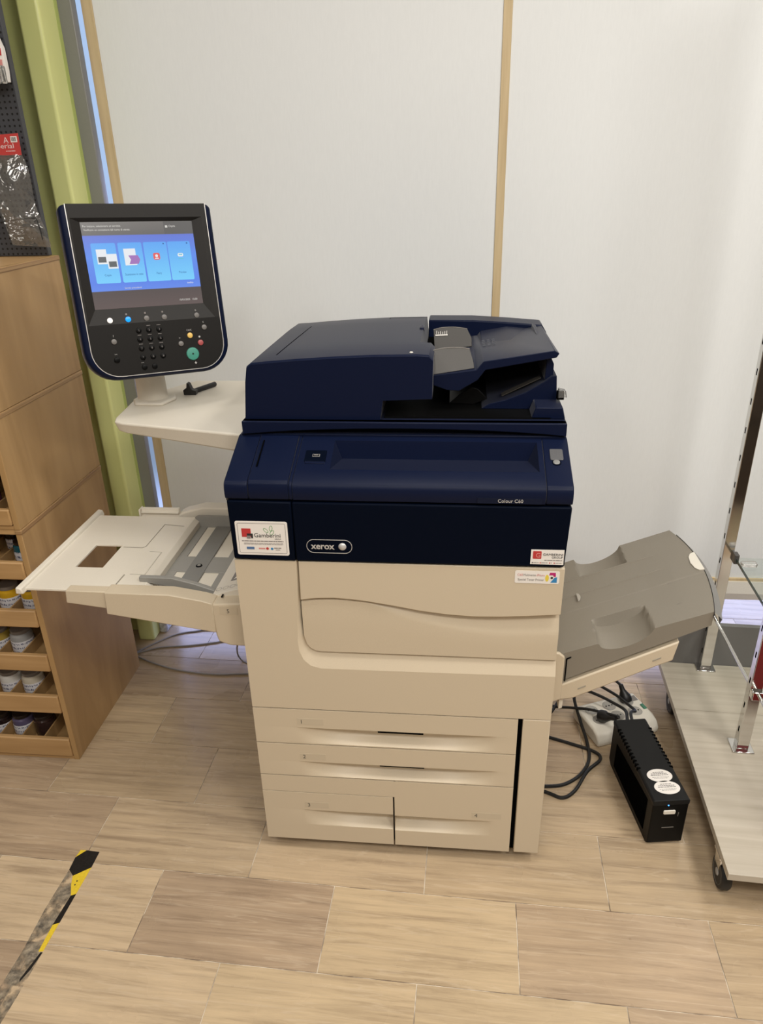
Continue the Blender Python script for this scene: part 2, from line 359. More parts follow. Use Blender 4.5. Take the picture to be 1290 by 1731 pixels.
tag(tb, 'white rail along the foot of the panel wall', 'baseboard', kind='structure')
wl = MB().box(-2.6, -0.650, 0.875, 0.965, 0, 2.95).obj('wall_left', green); tag(wl, 'green painted corner wall behind the wooden cabinets', 'wall', kind='structure')
pil = MB().box(-0.657, -0.600, 0.812, 0.930, 0, 2.95).obj('trim_1', green, bevel=0.008, seg=4); tag(pil, 'glossy green painted pilaster beside the grey window frame', 'trim', kind='structure')
MB().box(-0.604, -0.5995, 0.897, 0.915, 0.10, 2.95).obj('paint_edge', green_y, pil)
crumb = MB().box(-0.602, -0.572, 0.86, 0.925, 0.0, 0.10).obj('plaster_patch', plaster, pil, bevel=0.008)
gf = MB().box(-0.68, -0.5635, 0.915, 0.945, 0, 2.95).obj('trim_2', greyframe, bevel=0.002); tag(gf, 'grey metal window frame post beside the panel wall', 'trim', kind='structure')
for nm, b in (('ceiling', (-2.7, 3.3, -3.8, D+0.02, 2.95, 3.05)), ('wall_right', (3.2, 3.3, -3.8, D+0.02, 0, 3.0)), ('wall_front', (-2.7, 3.3, -3.9, -3.8, 0, 3.0)), ('wall_far_left', (-2.75, -2.6, -3.8, 0.965, 0, 3.0))):
    o = MB().box(*b).obj(nm, ceilm if nm == 'ceiling' else roomw)
    tag(o, {'ceiling': 'grey shop ceiling overhead', 'wall_right': 'brown shop wall on the right side', 'wall_front': 'brown shop wall facing the printer', 'wall_far_left': 'brown shop wall at the far left'}[nm], 'ceiling' if nm == 'ceiling' else 'wall', kind='structure')

# ------------------------------------------------------------------ the printer
PW = 0.634
pr = thing('multifunction_printer', 'large cream and navy office printer with tilted touch screen on a side shelf', 'printer', (0.317, 0.33, 0))
MB().box(0.006, 0.630, 0.036, 0.66, 0.045, 0.78).obj('body', cream, pr, bevel=0.004)
MB().box(0.008, 0.626, 0.03, 0.64, 0.037, 0.046).obj('base_plate', black, pr)
for x in (0.05, 0.585):
    for y in (0.075, 0.60):
        MB().lathe([(0.0, -0.012), (0.014, -0.012), (0.0165, -0.008), (0.0165, 0.008), (0.014, 0.012), (0.0, 0.012)], 16, (x, y, 0.0175), 'x').obj('caster', rubber, pr, smooth=True)

# front cover, an L round the recessed door panel
wave = [(0.1246, 0.6971), (0.1300, 0.6981), (0.1370, 0.6994), (0.1460, 0.7008), (0.1575, 0.7022), (0.1912, 0.7039), (0.2230, 0.7022), (0.2555, 0.6988), (0.3088, 0.6902), (0.3619, 0.6805), (0.4149, 0.6740), (0.4676, 0.6713), (0.5199, 0.6728), (0.5715, 0.6767), (0.6330, 0.6822)]
band = [0.6900, 0.6910, 0.6922, 0.6934, 0.6945, 0.6960, 0.6950, 0.6925, 0.6775, 0.6610, 0.6484, 0.6398, 0.6357, 0.6373, 0.6430]
inner = [(0.1245, 0.7845), (0.1245, 0.6971), (0.1238, 0.6493), (0.1240, 0.6035), (0.1268, 0.5880), (0.1340, 0.5760), (0.1440, 0.5690), (0.1561, 0.5662), (0.2513, 0.5659), (0.4165, 0.5655), (0.6340, 0.5680)]
outer = [(0.1225, 0.7845), (0.1190, 0.6971), (0.1150, 0.6493), (0.1120, 0.6000), (0.1135, 0.5750), (0.1210, 0.5530), (0.1350, 0.5390), (0.1561, 0.5325), (0.2513, 0.5328), (0.4165, 0.5336), (0.6340, 0.5354)]
m = MB()
poly = [(0, 0.4245), (PW-0.001, 0.4245)] + outer[::-1] + [(0, 0.7845)]
n = len(poly); m.add([(p[0], 0, p[1]) for p in poly] + [(p[0], 0.024, p[1]) for p in poly], [tuple(range(n))])
m.f += [(i, (i+1) % n, n+(i+1) % n, n+i) for i in (0, 1, n-1, n-2)]
k0 = len(outer)
m.add([(p[0], 0, p[1]) for p in outer] + [(p[0], 0.013, p[1]) for p in inner] + [(p[0], 0.024, p[1]) for p in inner], [(i, i+1, k0+i+1, k0+i) for i in range(k0-1)] + [(k0+i, k0+i+1, 2*k0+i+1, 2*k0+i) for i in range(k0-1)])
fc = m.obj('front_cover', cream, pr, smooth=True)
m = MB(); m.prism([(0.1262, 0.7845), (PW-0.001, 0.7845)] + wave[::-1], 'y', 0.0, 0.024)
m.obj('upper_door_panel', cream, pr, bevel=0.0015)
rows = []
for kx, (wx, wz) in enumerate(wave):
    zb = 0.5672 if kx > 4 else (0.6035, 0.5835, 0.5745, 0.5690, 0.5670)[kx]
    bz = band[kx]
    rows.append([(wx, 0.020, wz+0.002), (wx, 0.004 + 0.002, bz), (wx, 0.0048, bz-0.012), (wx, 0.0055, (bz+zb)/2), (wx, 0.0065, zb+0.004), (wx, 0.015, zb-0.002)])
MB().grid(rows).obj('door_handle_panel', cream, pr, smooth=True)

# drawers with scooped handles
def drawer(name, x0, x1, z0, z1, hx0, hx1, zh, hh, cx_, half, depth=0.0245, extra=None):
    xs = [x0] + [hx0 + (hx1-hx0)*i/28 for i in range(29)] + [x1]
    xs = sorted(set(round(x, 5) for x in xs if x0 <= x <= x1))
    def d(x, t):
        a = (x-cx_)/half
        if abs(a) >= 1: return 0.0
        e_ = (1-a*a)**0.8; tw = 0.78*e_
        return depth*e_ if t <= tw else depth*e_*(1-t)/(1-tw)
    zs = [z0, zh-hh-0.0015] + [zh-hh + hh*k/24 for k in range(25)]
    rows = []
    for z in zs:
        t = 0.0 if z > zh-1e-6 else (zh-z)/hh
        rows.append([(x, d(x, t) if t < 1 else 0.0, z) for x in xs])
    rows.append([(x, 0.0, zh+0.0002) for x in xs]); rows.append([(x, 0.0, z1) for x in xs])
    m = MB().grid(rows)
    m.add([(x0,0,z0),(x1,0,z0),(x1,0,z1),(x0,0,z1),(x0,0.03,z0),(x1,0.03,z0),(x1,0.03,z1),(x0,0.03,z1)], [(0,1,5,4),(1,2,6,5),(2,3,7,6),(3,0,4,7)])
    if extra: m.box(*extra)
    return m.obj(name, cream, pr, smooth=True)
g = 0.0016
MF = frameM((0, -0.0004, 0), (1, 0, 0), (0, 0, 1))
dr1 = drawer('drawer', 0.0, 0.5665, 0.3256+g, 0.4228-g, 0.0949, 0.5259, 0.3725, 0.043, 0.312, 0.212)
dr2 = drawer('drawer', 0.0, 0.5665, 0.2319+g, 0.3256-g, 0.0931, 0.5300, 0.2755, 0.0405, 0.314, 0.214)
dr3 = drawer('drawer', 0.0, 0.3000, 0.0340, 0.1833-g, 0.0922, 0.3000, 0.1290, 0.046, 0.300, 0.205)
dr4 = drawer('drawer', 0.3036, 0.5665, 0.0340, 0.2319-g, 0.3036, 0.5300, 0.1265, 0.046, 0.305, 0.218, extra=(0.0, 0.305, 0.0002, 0.028, 0.1833+0.0004, 0.2319-g))
for o, nn, x, z, bx in ((dr1, '1', 0.1010, 0.3850, 0.052), (dr2, '2', 0.1010, 0.2862, 0.052), (dr3, '3', 0.1020, 0.1405, 0.050), (dr4, '4', 0.4840, 0.1380, 0.060)):
    text('number', nn, MF, x, z-0.001, 0.0150, ink_num, o, ext=0.0001)
    MB().prism([(x-0.006, z-0.004), (x+bx, z-0.004), (x+bx, z+0.013), (x-0.006, z+0.013)], 'y', -0.0003, 0.0004).obj('label_window', faint, o)
for x0, x1, z in ((0.248, 0.388, 0.3722), (0.250, 0.390, 0.2752), (0.165, 0.2995, 0.1287), (0.304, 0.430, 0.1262)):
    MB().box(x0+0.02, x1-0.02 if x1 > 0.31 else x1, 0.0215, 0.0290, z-0.0235, z-0.0004).obj('handle_slot', dark, pr)
MB().box(0.5675, 0.5765, 0.010, 0.03, 0.036, 0.4228).obj('side_gap', dark, pr)
MB().box(0.3002, 0.3034, 0.012, 0.03, 0.036, 0.1833).obj('drawer_gap', dark, pr)
MB().box(0.0, PW, 0.004, 0.03, 0.4228-g, 0.4245).obj('cover_gap', dark, pr)
MB().box(0.0, 0.5665, 0.031, 0.035, 0.040, 0.4228-g).obj('drawer_backing', dark, pr)
MB().box(0.5768, PW-0.001, 0.0, 0.03, 0.034, 0.4222).obj('side_strip', cream, pr, bevel=0.0015)

# navy front panels under the console, their shade painted in
def quadpanel(name, pts, y0, y1, mat, bevel=0.003):
    return MB().prism(pts, 'y', y0, y1).obj(name, mat, pr, bevel=bevel)
quadpanel('front_panel', [(0.0005, 0.7885), (0.1215, 0.7865), (0.1215, 0.9105), (-0.0015, 0.9120)], -0.002, 0.03, navy_shaded)
quadpanel('front_panel', [(0.1228, 0.7865), (0.6305, 0.7880), (0.6355, 0.9105), (0.1228, 0.9105)], -0.002, 0.03, navy_shaded)
MB().box(0.004, 0.630, 0.01, 0.66, 0.78, 0.92).obj('upper_body', navy_shaded, pr)
# console: four covers on one sloping profile
prof = [(0.012, 0.9135), (0.0005, 0.9150), (-0.0015, 0.9250), (-0.0010, 0.9370), (0.0010, 0.9440), (0.0055, 0.9490)]
topl = [(0.128, 0.9962), (0.66, 0.9985), (0.66, 0.9135)]
def console(name, x0, x1, mat, dz=0.0, xb0=None):
    pf = [(y, z+(dz if k > 3 else 0)) for k, (y, z) in enumerate(prof)] + [(y, z+(dz if k < 2 else 0)) for k, (y, z) in enumerate(topl)]
    m = MB(); n = len(pf)
    m.add([(x0, y, z) for y, z in pf] + [(x1, y, z) for y, z in pf], [tuple(range(n)), tuple(range(n, 2*n))] + [(i, (i+1) % n, n+(i+1) % n, n+i) for i in range(n)])
    return m.obj(name, mat, pr, bevel=0.0022, seg=3, angle=20)
console('console_cover', -0.004, 0.0405, navy)
c2 = console('console_cover', 0.0417, 0.1180, navy, 0.0025)
MB().prism([(0.0505, 0.0), (0.0535, 0.0), (0.0535, 0.075), (0.0512, 0.075)], 'z', -0.0005, 0.0006).obj('slot', dark, c2, M=frameM((0, 0.0385, 0.9660), (1, 0, 0), (0, 0.931, 0.366)))
console('console_cover', 0.1182, 0.1250, navy, 0.0)
console('console_cover', 0.5885, 0.6360, navy, 0.0)
# main cover with the long trough
def zs(y): return 0.9490 + (y-0.0055)*(0.9962-0.9490)/(0.128-0.0055)
x0, x1 = 0.1262, 0.5873; tx0, tx1 = 0.191, 0.578; yF, yB, yI = 0.0385, 0.1160, 0.1120
m = MB()
base = [(y, z) for y, z in prof]
rows = [[(x0, y, z), (tx0, y, z), (tx1, y, z), (x1, y, z)] for y, z in base] + [[(x0, yF, zs(yF)), (tx0, yF, zs(yF)), (tx1, yF, zs(yF)), (x1, yF, zs(yF))]]
m.grid(rows)
m.grid([[(x0, yF, zs(yF)), (tx0, yF, zs(yF))], [(x0, yB, zs(yB)), (tx0, yB, zs(yB))]])
m.grid([[(tx1, yF, zs(yF)), (x1, yF, zs(yF))], [(tx1, yB, zs(yB)), (x1, yB, zs(yB))]])
m.grid([[(x, y, z) for x in (x0, tx0, tx1, x1)] for y, z in ((yB, zs(yB)), (0.128, 0.9962), (0.66, 0.9985))])
zi = 0.9555
a = [(tx0, yF, zs(yF)), (tx1, yF, zs(yF)), (tx0+0.013, yI, zi), (tx1-0.015, yI, zi), (tx0, yB, zs(yB)), (tx1, yB, zs(yB))]
m.add(a, [(0, 1, 3, 2), (2, 3, 5, 4), (0, 2, 4), (1, 5, 3)])
for xx in (x0, x1): m.add([(xx, y, z) for y, z in base] + [(xx, 0.66, 0.9985), (xx, 0.66, 0.9135)], [tuple(range(len(base)+2))])
cm = m.obj('console_cover', navy, pr, smooth=True)
MS = frameM((0, 0.0055, 0.9490), (1, 0, 0), (0, 0.9331, 0.3596))
def ms(name, poly, z0, z1, mat, parent, bevel=0.0): return MB().prism(poly, 'z', z0, z1).obj(name, mat, parent, bevel=bevel, M=MS)
ms('port_recess', rrect(0.139, 0.180, 0.054, 0.088, 0.003), -0.001, 0.0008, navy_shaded, cm)
ms('port_ledge', [(0.141, 0.050), (0.179, 0.050), (0.179, 0.056), (0.141, 0.056)], -0.001, 0.0016, navy, cm, 0.0008)
us = ms('usb_port', [(0.1535, 0.069), (0.1675, 0.069), (0.1675, 0.0765), (0.1535, 0.0765)], 0.0, 0.0016, silver, cm)
ms('usb_port_hole', [(0.1545, 0.0702), (0.1665, 0.0702), (0.1665, 0.0755), (0.1545, 0.0755)], 0.001, 0.0018, dark, cm)
ms('usb_tongue', [(0.1565, 0.0725), (0.1645, 0.0725), (0.1645, 0.0745), (0.1565, 0.0745)], 0.001, 0.0020, silver, cm)
ms('power_switch_cover', rrect(0.5995, 0.6235, 0.0685, 0.0985, 0.003), -0.001, 0.0022, fine('switch_grey', (0.10, 0.10, 0.105), 0.25), pr, 0.0008)
ms('power_button_seat', circ(0.6105, 0.0625, 0.0085), -0.001, 0.0007, navy_shaded, pr)
MB().lathe([(0.0001, 0.0028), (0.004, 0.0026), (0.0062, 0.0016), (0.0064, 0.0)], 20, (0.6102, 0.0628, 0)).obj('power_button', fine('button_grey', (0.22, 0.22, 0.21), 0.3), pr, smooth=True, M=MS)
# name plate on the console front
MN = frameM((0, -0.0018, 0), (1, 0, 0), (0, 0, 1))
np_ = MB().prism([(0.466, 0.9160), (0.5813, 0.9160), (0.5813, 0.9275), (0.466, 0.9275)], 'y', -0.0022, 0.0).obj('name_plate', fine('plate_navy', (0.006, 0.009, 0.024), 0.45, spec=0.12), pr)
text('model_lettering', 'Colour C60', MN, 0.5020, 0.9185, 0.0095, label_text, np_, width=0.045, z=0.0006)

# badge
MP = frameM((0, -0.0022, 0), (1, 0, 0), (0, 0, 1))
po = rrect(0.1455, 0.2335, 0.8060, 0.8350, 0.0144, 8); pi_ = rrect(0.1465, 0.2325, 0.8070, 0.8340, 0.0134, 8)
m = MB(); n = len(po)
m.add([(x, -0.0028, z) for x, z in po] + [(x, -0.0028, z) for x, z in pi_] + [(x, -0.001, z) for x, z in po] + [(x, -0.001, z) for x, z in pi_], [(i, (i+1) % n, n+(i+1) % n, n+i) for i in range(n)] + [(i, (i+1) % n, 2*n+(i+1) % n, 2*n+i) for i in range(n)] + [(n+i, n+(i+1) % n, 3*n+(i+1) % n, 3*n+i) for i in range(n)])
bd = m.obj('badge_ring', label_text, pr)
text('brand_lettering', 'xerox', MP, 0.1548, 0.8148, 0.0185, label_text, bd, width=0.0455, z=0.0004, bold=0.0004)
MB().lathe([(0.0001, -0.0035), (0.004, -0.0030), (0.0072, -0.0012), (0.0082, 0.0008)], 24, (0.2145, -0.0018, 0.8203), 'y').obj('brand_ball', label_text, bd, smooth=True)

# stickers
def sticker(poly, y, label):
    return tag(MB().prism(poly, 'y', y-0.0006, y).obj('sticker', paper, pr), label)
def flat(name, poly, y, mat, parent, t=0.00025): return MB().prism(poly, 'y', y-t, y+0.0001).obj(name, mat, parent)
s1 = sticker(rrect(0.0098, 0.1112, 0.7985, 0.8705, 0.004), -0.002, 'white rectangular dealer sticker with rounded corners')
yS = -0.0026
def ring2d(x0, x1, z0, z1, r, w, y, mat, parent, name):
    a = rrect(x0, x1, z0, z1, r); b = rrect(x0+w, x1-w, z0+w, z1-w, max(r-w, 0.0005)); n = len(a)
    m = MB().add([(p[0], y-0.0002, p[1]) for p in a] + [(p[0], y-0.0002, p[1]) for p in b], [(i, (i+1) % n, n+(i+1) % n, n+i) for i in range(n)])
    return m.obj(name, mat, parent)
ring2d(0.0140, 0.1072, 0.8025, 0.8665, 0.003, 0.0008, yS, ink_grey, s1, 'border_line')
flat('logo_square', [(0.0215, 0.8370), (0.0395, 0.8370), (0.0395, 0.8550), (0.0215, 0.8550)], yS, ink_red, s1)
flat('logo_bracket', [(0.0315, 0.8370), (0.0360, 0.8370), (0.0360, 0.8400), (0.0395, 0.8400), (0.0395, 0.8345), (0.0430, 0.8345), (0.0430, 0.8445), (0.0315, 0.8445)], yS-0.0003, ink, s1)
flat('logo_corner', [(0.0310, 0.8340), (0.0382, 0.8340), (0.0382, 0.8400), (0.0310, 0.8400)], yS-0.0005, ink_grey, s1)
MK = frameM((0, yS-0.0003, 0), (1, 0, 0), (0, 0, 1))
text('lettering', 'Gamberini', MK, 0.0450, 0.8370, 0.0125, ink, s1, width=0.0510, ext=0.0001)
text('lettering', 'GROUP', MK, 0.0850, 0.8325, 0.0035, ink, s1, width=0.012, ext=0.0001)
for cx_, cz, aa in ((0.0690, 0.8515, 135), (0.0790, 0.8560, 80), (0.0805, 0.8470, 55)):
    ca, sa = math.cos(math.radians(aa)), math.sin(math.radians(aa))
    lf = [(math.cos(2*math.pi*k/14)*0.0062, math.sin(2*math.pi*k/14)*0.0033) for k in range(14)]
    li = [(p[0]*0.78, p[1]*0.68) for p in lf]
    m = MB(); n = 14
    rot = lambda p: (cx_ + p[0]*ca - p[1]*sa, yS-0.0002, cz + p[0]*sa + p[1]*ca)
    m.add([rot(p) for p in lf] + [rot(p) for p in li], [(i, (i+1) % n, n+(i+1) % n, n+i) for i in range(n)]).obj('leaf_mark', ink_green, s1)
def dashes(x0, x1, z, h, mat, parent, y, seed=1, gap=0.0008, lmin=0.003, lmax=0.010):
    rnd = random.Random(seed); x = x0; m = MB()
    while x < x1:
        l = min(rnd.uniform(lmin, lmax), x1-x); m.prism([(x, z), (x+l, z), (x+l, z+h), (x, z+h)], 'y', y-0.0002, y); x += l+gap
    return m.obj('print_line', mat, parent)
dashes(0.0205, 0.1015, 0.8275, 0.0021, ink_grey, s1, yS, 1)
dashes(0.0240, 0.1005, 0.8235, 0.0010, ink_grey, s1, yS, 2); dashes(0.0240, 0.1005, 0.8212, 0.0010, ink_grey, s1, yS, 3)
flat('partner_mark', [(0.0285, 0.8105), (0.0435, 0.8105), (0.0435, 0.8160), (0.0285, 0.8160)], yS, ink_blue, s1)
dashes(0.0520, 0.0655, 0.8112, 0.0030, ink_pink, s1, yS, 4, lmin=0.01, lmax=0.02); flat('partner_mark', circ(0.0690, 0.8128, 0.0028), yS, ink_red, s1)
flat('partner_mark', circ(0.0780, 0.8125, 0.0026), yS, ink_cyan, s1); dashes(0.0820, 0.0960, 0.8130, 0.0022, ink_grey, s1, yS, 5); dashes(0.0850, 0.0940, 0.8095, 0.0014, ink_grey, s1, yS, 6)

s2 = sticker([(0.5675, 0.7940), (0.6283, 0.7937), (0.6283, 0.8249), (0.5680, 0.8244)], -0.002, 'small white dealer sticker with a red square emblem')
rs = flat('emblem_square', rrect(0.5715, 0.5872, 0.8055, 0.8215, 0.0015), yS, ink_red, s2)
text('emblem_letter', 'G', MK, 0.5762, 0.8085, 0.0135, ink_pink, s2, ext=0.0001)
text('lettering', 'GAMBERINI', MK, 0.5895, 0.8128, 0.0068, ink, s2, width=0.0365, ext=0.0001)
text('lettering', 'GROUP', MK, 0.6060, 0.8070, 0.0060, ink, s2, width=0.0200, ext=0.0001)
dashes(0.5930, 0.6255, 0.8020, 0.0016, ink_grey, s2, yS, 8)
for q, xx in enumerate((0.5715, 0.5860, 0.6030, 0.6115)):
    flat('bullet', circ(xx, 0.7972, 0.0012, 10), yS, ink_red if q else ink, s2)
    dashes(xx+0.0018, xx+(0.0115, 0.0135, 0.004, 0.0135)[q], 0.7967, 0.0012, ink_grey, s2, yS, 9+q)
s3 = sticker(rrect(0.5412, 0.6238, 0.7514, 0.7782, 0.003), 0.0, 'white rounded sticker with a four-colour ink mark')
MK3 = frameM((0, -0.0008, 0), (1, 0, 0), (0, 0, 1))
text('lettering', 'C60', MK3, 0.5455, 0.7672, 0.0070, ink_pink, s3, width=0.0100, ext=0.0001)
text('lettering', 'Multiverse', MK3, 0.5568, 0.7672, 0.0070, ink_grey, s3, width=0.0225, ext=0.0001)
text('lettering', '-iPiture', MK3, 0.5800, 0.7672, 0.0070, ink_pink, s3, width=0.0160, ext=0.0001)
text('lettering', 'Special Toner Printer', MK3, 0.5465, 0.7572, 0.0070, ink_grey, s3, width=0.0490, ext=0.0001)
flat('ink_mark', [(0.6045, 0.7700), (0.6060, 0.7755), (0.6165, 0.7755), (0.6170, 0.7670), (0.6130, 0.7670), (0.6120, 0.7700)], -0.0006, ink_mag, s3)
flat('ink_mark', [(0.6075, 0.7540), (0.6195, 0.7540), (0.6195, 0.7660), (0.6150, 0.7650)], -0.0006, ink_cyan, s3)
flat('ink_mark', [(p[0], p[1]) for p in [(0.6010+0.0035*math.cos(a), 0.7635+0.0075*math.sin(a)) for a in [2*math.pi*k/14 for k in range(14)]]], -0.0006, ink_yel, s3)
flat('ink_mark', circ(0.6098, 0.7643, 0.0024, 12), -0.0008, ink, s3)

# ------------------------------------------------------------------ scanner lid and document feeder
lx0, lx1, ly0, ly1 = 0.006, 0.633, 0.122, 0.635
m = MB(); bt = []; N_ = 20
for k in range(N_+1):
    x = lx0 + (lx1-lx0)*k/N_; s = 1-((x-0.33)/0.31)**2
    bt.append((x, 1.0005 + 0.0135*max(0, s)**0.8))
front = bt + [(lx1, 1.0265), (lx0, 1.0265)]
m.prism(front, 'y', ly0, ly0+0.02)
m.box(lx0, lx1, ly0+0.004, ly1, 1.012, 1.0265)
lid = m.obj('scanner_lid', navy, pr, bevel=0.0015, angle=50)
MB().box(0.02, 0.62, ly0+0.02, ly1-0.01, 0.998, 1.012).obj('platen_frame', navy_shaded, pr)
MB().box(0.002, 0.634, 0.128, 0.655, 0.985, 1.0005).obj('scanner_base', navy, pr, bevel=0.002)
# housing: front face with the notch of the exit slot, crowned top
topf = [(0.380, 1.1440), (0.372, 1.1525), (0.350, 1.1540), (0.270, 1.1530), (0.1948, 1.1500), (0.1152, 1.1450), (0.060, 1.1405), (0.031, 1.1375), (0.022, 1.1310)]
hp = [(0.0100, 1.0265), (0.2780, 1.0265), (0.2840, 1.0650), (0.3785, 1.0690)] + topf + [(0.017, 1.100)]
hn = len(hp)
def hrow(y, f, cut=False):
    out = []
    for i, (x, z) in enumerate(hp):
        zz = z if i < 4 or i == hn-1 else z + f*(1 if x > 0.05 else 0.9)
        if cut and i in (4, 5): zz = 1.098; x = 0.3785 if i == 4 else 0.3545
        out.append((x, y, zz))
    return out
m = MB(); ys = [(0.138, -0.003), (0.142, 0.0), (0.30, -0.003), (0.50, -0.008), (0.60, -0.0135), (0.625, -0.018)]
ysc = ys[:2] + [(0.258, -0.0022), (0.2585, -0.0022)] + ys[2:]
R = [hrow(y, f, k > 2) for k, (y, f) in enumerate(ysc)]
for r_ in R: m.v += r_
for k in range(len(R)-1):
    for i in range(hn): m.f.append((k*hn+i, k*hn+(i+1) % hn, (k+1)*hn+(i+1) % hn, (k+1)*hn+i))
m.f.append(tuple(range(hn))); m.f.append(tuple((len(R)-1)*hn+i for i in range(hn))[::-1])
fh = m.obj('feeder_housing', navy, pr, bevel=0.0012, angle=30)
# seams of the top cover
def ztop(x, y):
    t = topf[::-1]; z = t[0][1]
    for (xa, za), (xb, zb) in zip(t, t[1:]):
        if xa <= x <= xb: z = za + (zb-za)*(x-xa)/(xb-xa); break
    else: z = t[-1][1] if x > t[-1][0] else z
    f = 0.0
    for (ya, fa), (yb, fb) in zip(ys, ys[1:]):
        if ya <= y <= yb: f = fa + (fb-fa)*(y-ya)/(yb-ya)
    return z + f
def seam(pts, r=0.0008):
    P = []
    for (xa, ya), (xb, yb) in zip(pts, pts[1:]):
        for k in range(6): P.append((xa+(xb-xa)*k/6, ya+(yb-ya)*k/6))
    P.append(pts[-1])
    MB().tube([(x, y, ztop(x, y)) for x, y in P], r, 6, 0).obj('cover_seam', dark, fh)
seam([(0.069, 0.195), (0.079, 0.520)], 0.0009); seam([(0.262, 0.568), (0.262, 0.590), (0.352, 0.588)], 0.0006)
MB().lathe([(0.0001, 0.0014), (0.003, 0.0012), (0.0036, 0)], 14, (0.338, 0.158, ztop(0.338, 0.158))).obj('indicator', white_p, fh, smooth=True)
MB().prism([(0.340, 1.1440), (0.3515, 1.1440), (0.3515, 1.1515), (0.3425, 1.1518)], 'y', 0.405, 0.435).obj('cover_latch', navy, fh, bevel=0.002)
# rear rail
rl = [(0.3560, 1.0265), (0.6235, 1.0265), (0.6350, 1.1080), (0.6235, 1.1265), (0.5400, 1.1335), (0.4604, 1.1385), (0.3560, 1.1395)]
MB().prism(rl, 'y', 0.560, 0.628).obj('feeder_rear_rail', navy, pr, bevel=0.003)
# document tray: rising to the right
ty0, ty1 = 0.185, 0.562
tr = [(0.3785, 1.0830), (0.4050, 1.0735), (0.4290, 1.0715), (0.4650, 1.0935), (0.4790, 1.1130), (0.5400, 1.1240), (0.6120, 1.1370), (0.6170, 1.1450), (0.6080, 1.1505), (0.4750, 1.1300), (0.4620, 1.1135), (0.3785, 1.1020)]
m = MB(); n = len(tr)
skew = {6: (0.006, -0.020), 7: (0.006, -0.022), 8: (0.0135, -0.0255), 9: (0.0, -0.027), 10: (0.0, -0.012)}
fr_ = [(x, ty0, z) for x, z in tr]; bk = [(x + skew.get(i, (0, 0))[0], ty1, z + skew.get(i, (0, 0))[1]) for i, (x, z) in enumerate(tr)]
m.add(fr_ + bk, [tuple(range(n)), tuple(range(n, 2*n))[::-1]] + [(i, (i+1) % n, n+(i+1) % n, n+i) for i in range(n)])
dt = m.obj('document_tray', navy, pr, bevel=0.0025, seg=2, angle=25)
MB().box(0.3562, 0.3800, 0.262, 0.558, 1.0970, 1.1005).obj('throat_shade', dark, pr)  # flat black sheet painting the darkness inside the feeder opening
# paper guides
def guide(y0, pts, h, t=0.05):
    # leaning plate with a light upper edge
    m = MB().prism(pts, 'y', y0, y0+0.006)
    g_ = m.obj('paper_guide', guide_brown, pr, bevel=0.0015)
    return g_
pf = [(0.3790, 1.1025), (0.4580, 1.1135), (0.4568, 1.1225), (0.4485, 1.1470), (0.4300, 1.1492), (0.4000, 1.1485), (0.3760, 1.1440), (0.3740, 1.1380)]
m = MB(); n = len(pf)
m.add([(x, 0.190 + (z-1.10)*0.55, z) for x, z in pf] + [(x, 0.196 + (z-1.10)*0.55, z-0.001) for x, z in pf], [tuple(range(n)), tuple(range(n, 2*n))] + [(i, (i+1) % n, n+(i+1) % n, n+i) for i in range(n)])
gd = m.obj('paper_guide', guide_brown, pr, bevel=0.0008)
m = MB(); e = pf[3:7]; m.tube([(x, 0.191 + (z-1.10)*0.55, z) for x, z in e], 0.0012, 6, 4).obj('guide_edge', guide_edge, gd)
MB().prism([(0.386, 1.1120), (0.450, 1.1195), (0.450, 1.1235), (0.386, 1.1160)], 'y', 0.212, 0.300).obj('guide_base', guide_edge, gd, bevel=0.001)
pb = [(0.3745, 1.0990), (0.4570, 1.1080), (0.4560, 1.1250), (0.4460, 1.1435), (0.4200, 1.1470), (0.3900, 1.1462), (0.3715, 1.1420)]
m = MB(); n = len(pb)
m.add([(x, 0.415 + (z-1.10)*0.35, z) for x, z in pb] + [(x, 0.421 + (z-1.10)*0.35, z-0.001) for x, z in pb], [tuple(range(n)), tuple(range(n, 2*n))] + [(i, (i+1) % n, n+(i+1) % n, n+i) for i in range(n)])
gb = m.obj('paper_guide', guide_brown, pr, bevel=0.0008)
MB().tube([(x, 0.416 + (z-1.10)*0.35, z) for x, z in pb[3:]], 0.0011, 6, 4).obj('guide_edge', guide_edge, gb)
MG = frameM((0.376, 0.4135 + 0.030*0.35, 1.1300), (1, 0, 0), (0, 0.33, 0.944))
m = MB()
m.prism([(0, 0), (0.027, 0.001), (0.027, 0.0035), (0, 0.0025)], 'z', 0, 0.0004)
for k, hgt in enumerate((0.007, 0.005, 0.006, 0.005, 0.006, 0.007)):
    m.prism([(0.002+k*0.0045, 0.004), (0.0032+k*0.0045, 0.004), (0.0032+k*0.0045, 0.004+hgt), (0.002+k*0.0045, 0.004+hgt)], 'z', 0, 0.0004)
m.obj('size_scale', paper, gb, M=MG)
# size marks on the tray
MT = frameM((0.475, 0.195, 1.1312), (0.9885, 0, 0.150), (0, 1, -0.071))
m = MB()
for a_ in range(3):
    for b_ in range(4):
        x = 0.004+a_*0.011; y = 0.175+b_*0.024
        m.prism([(x, y), (x+0.006, y), (x+0.006, y+0.004), (x, y+0.004)], 'z', -0.001, 0.0012)
m.obj('size_marks', principled('mark_grey', (0.09, 0.095, 0.115), 0.5), dt, M=MT)
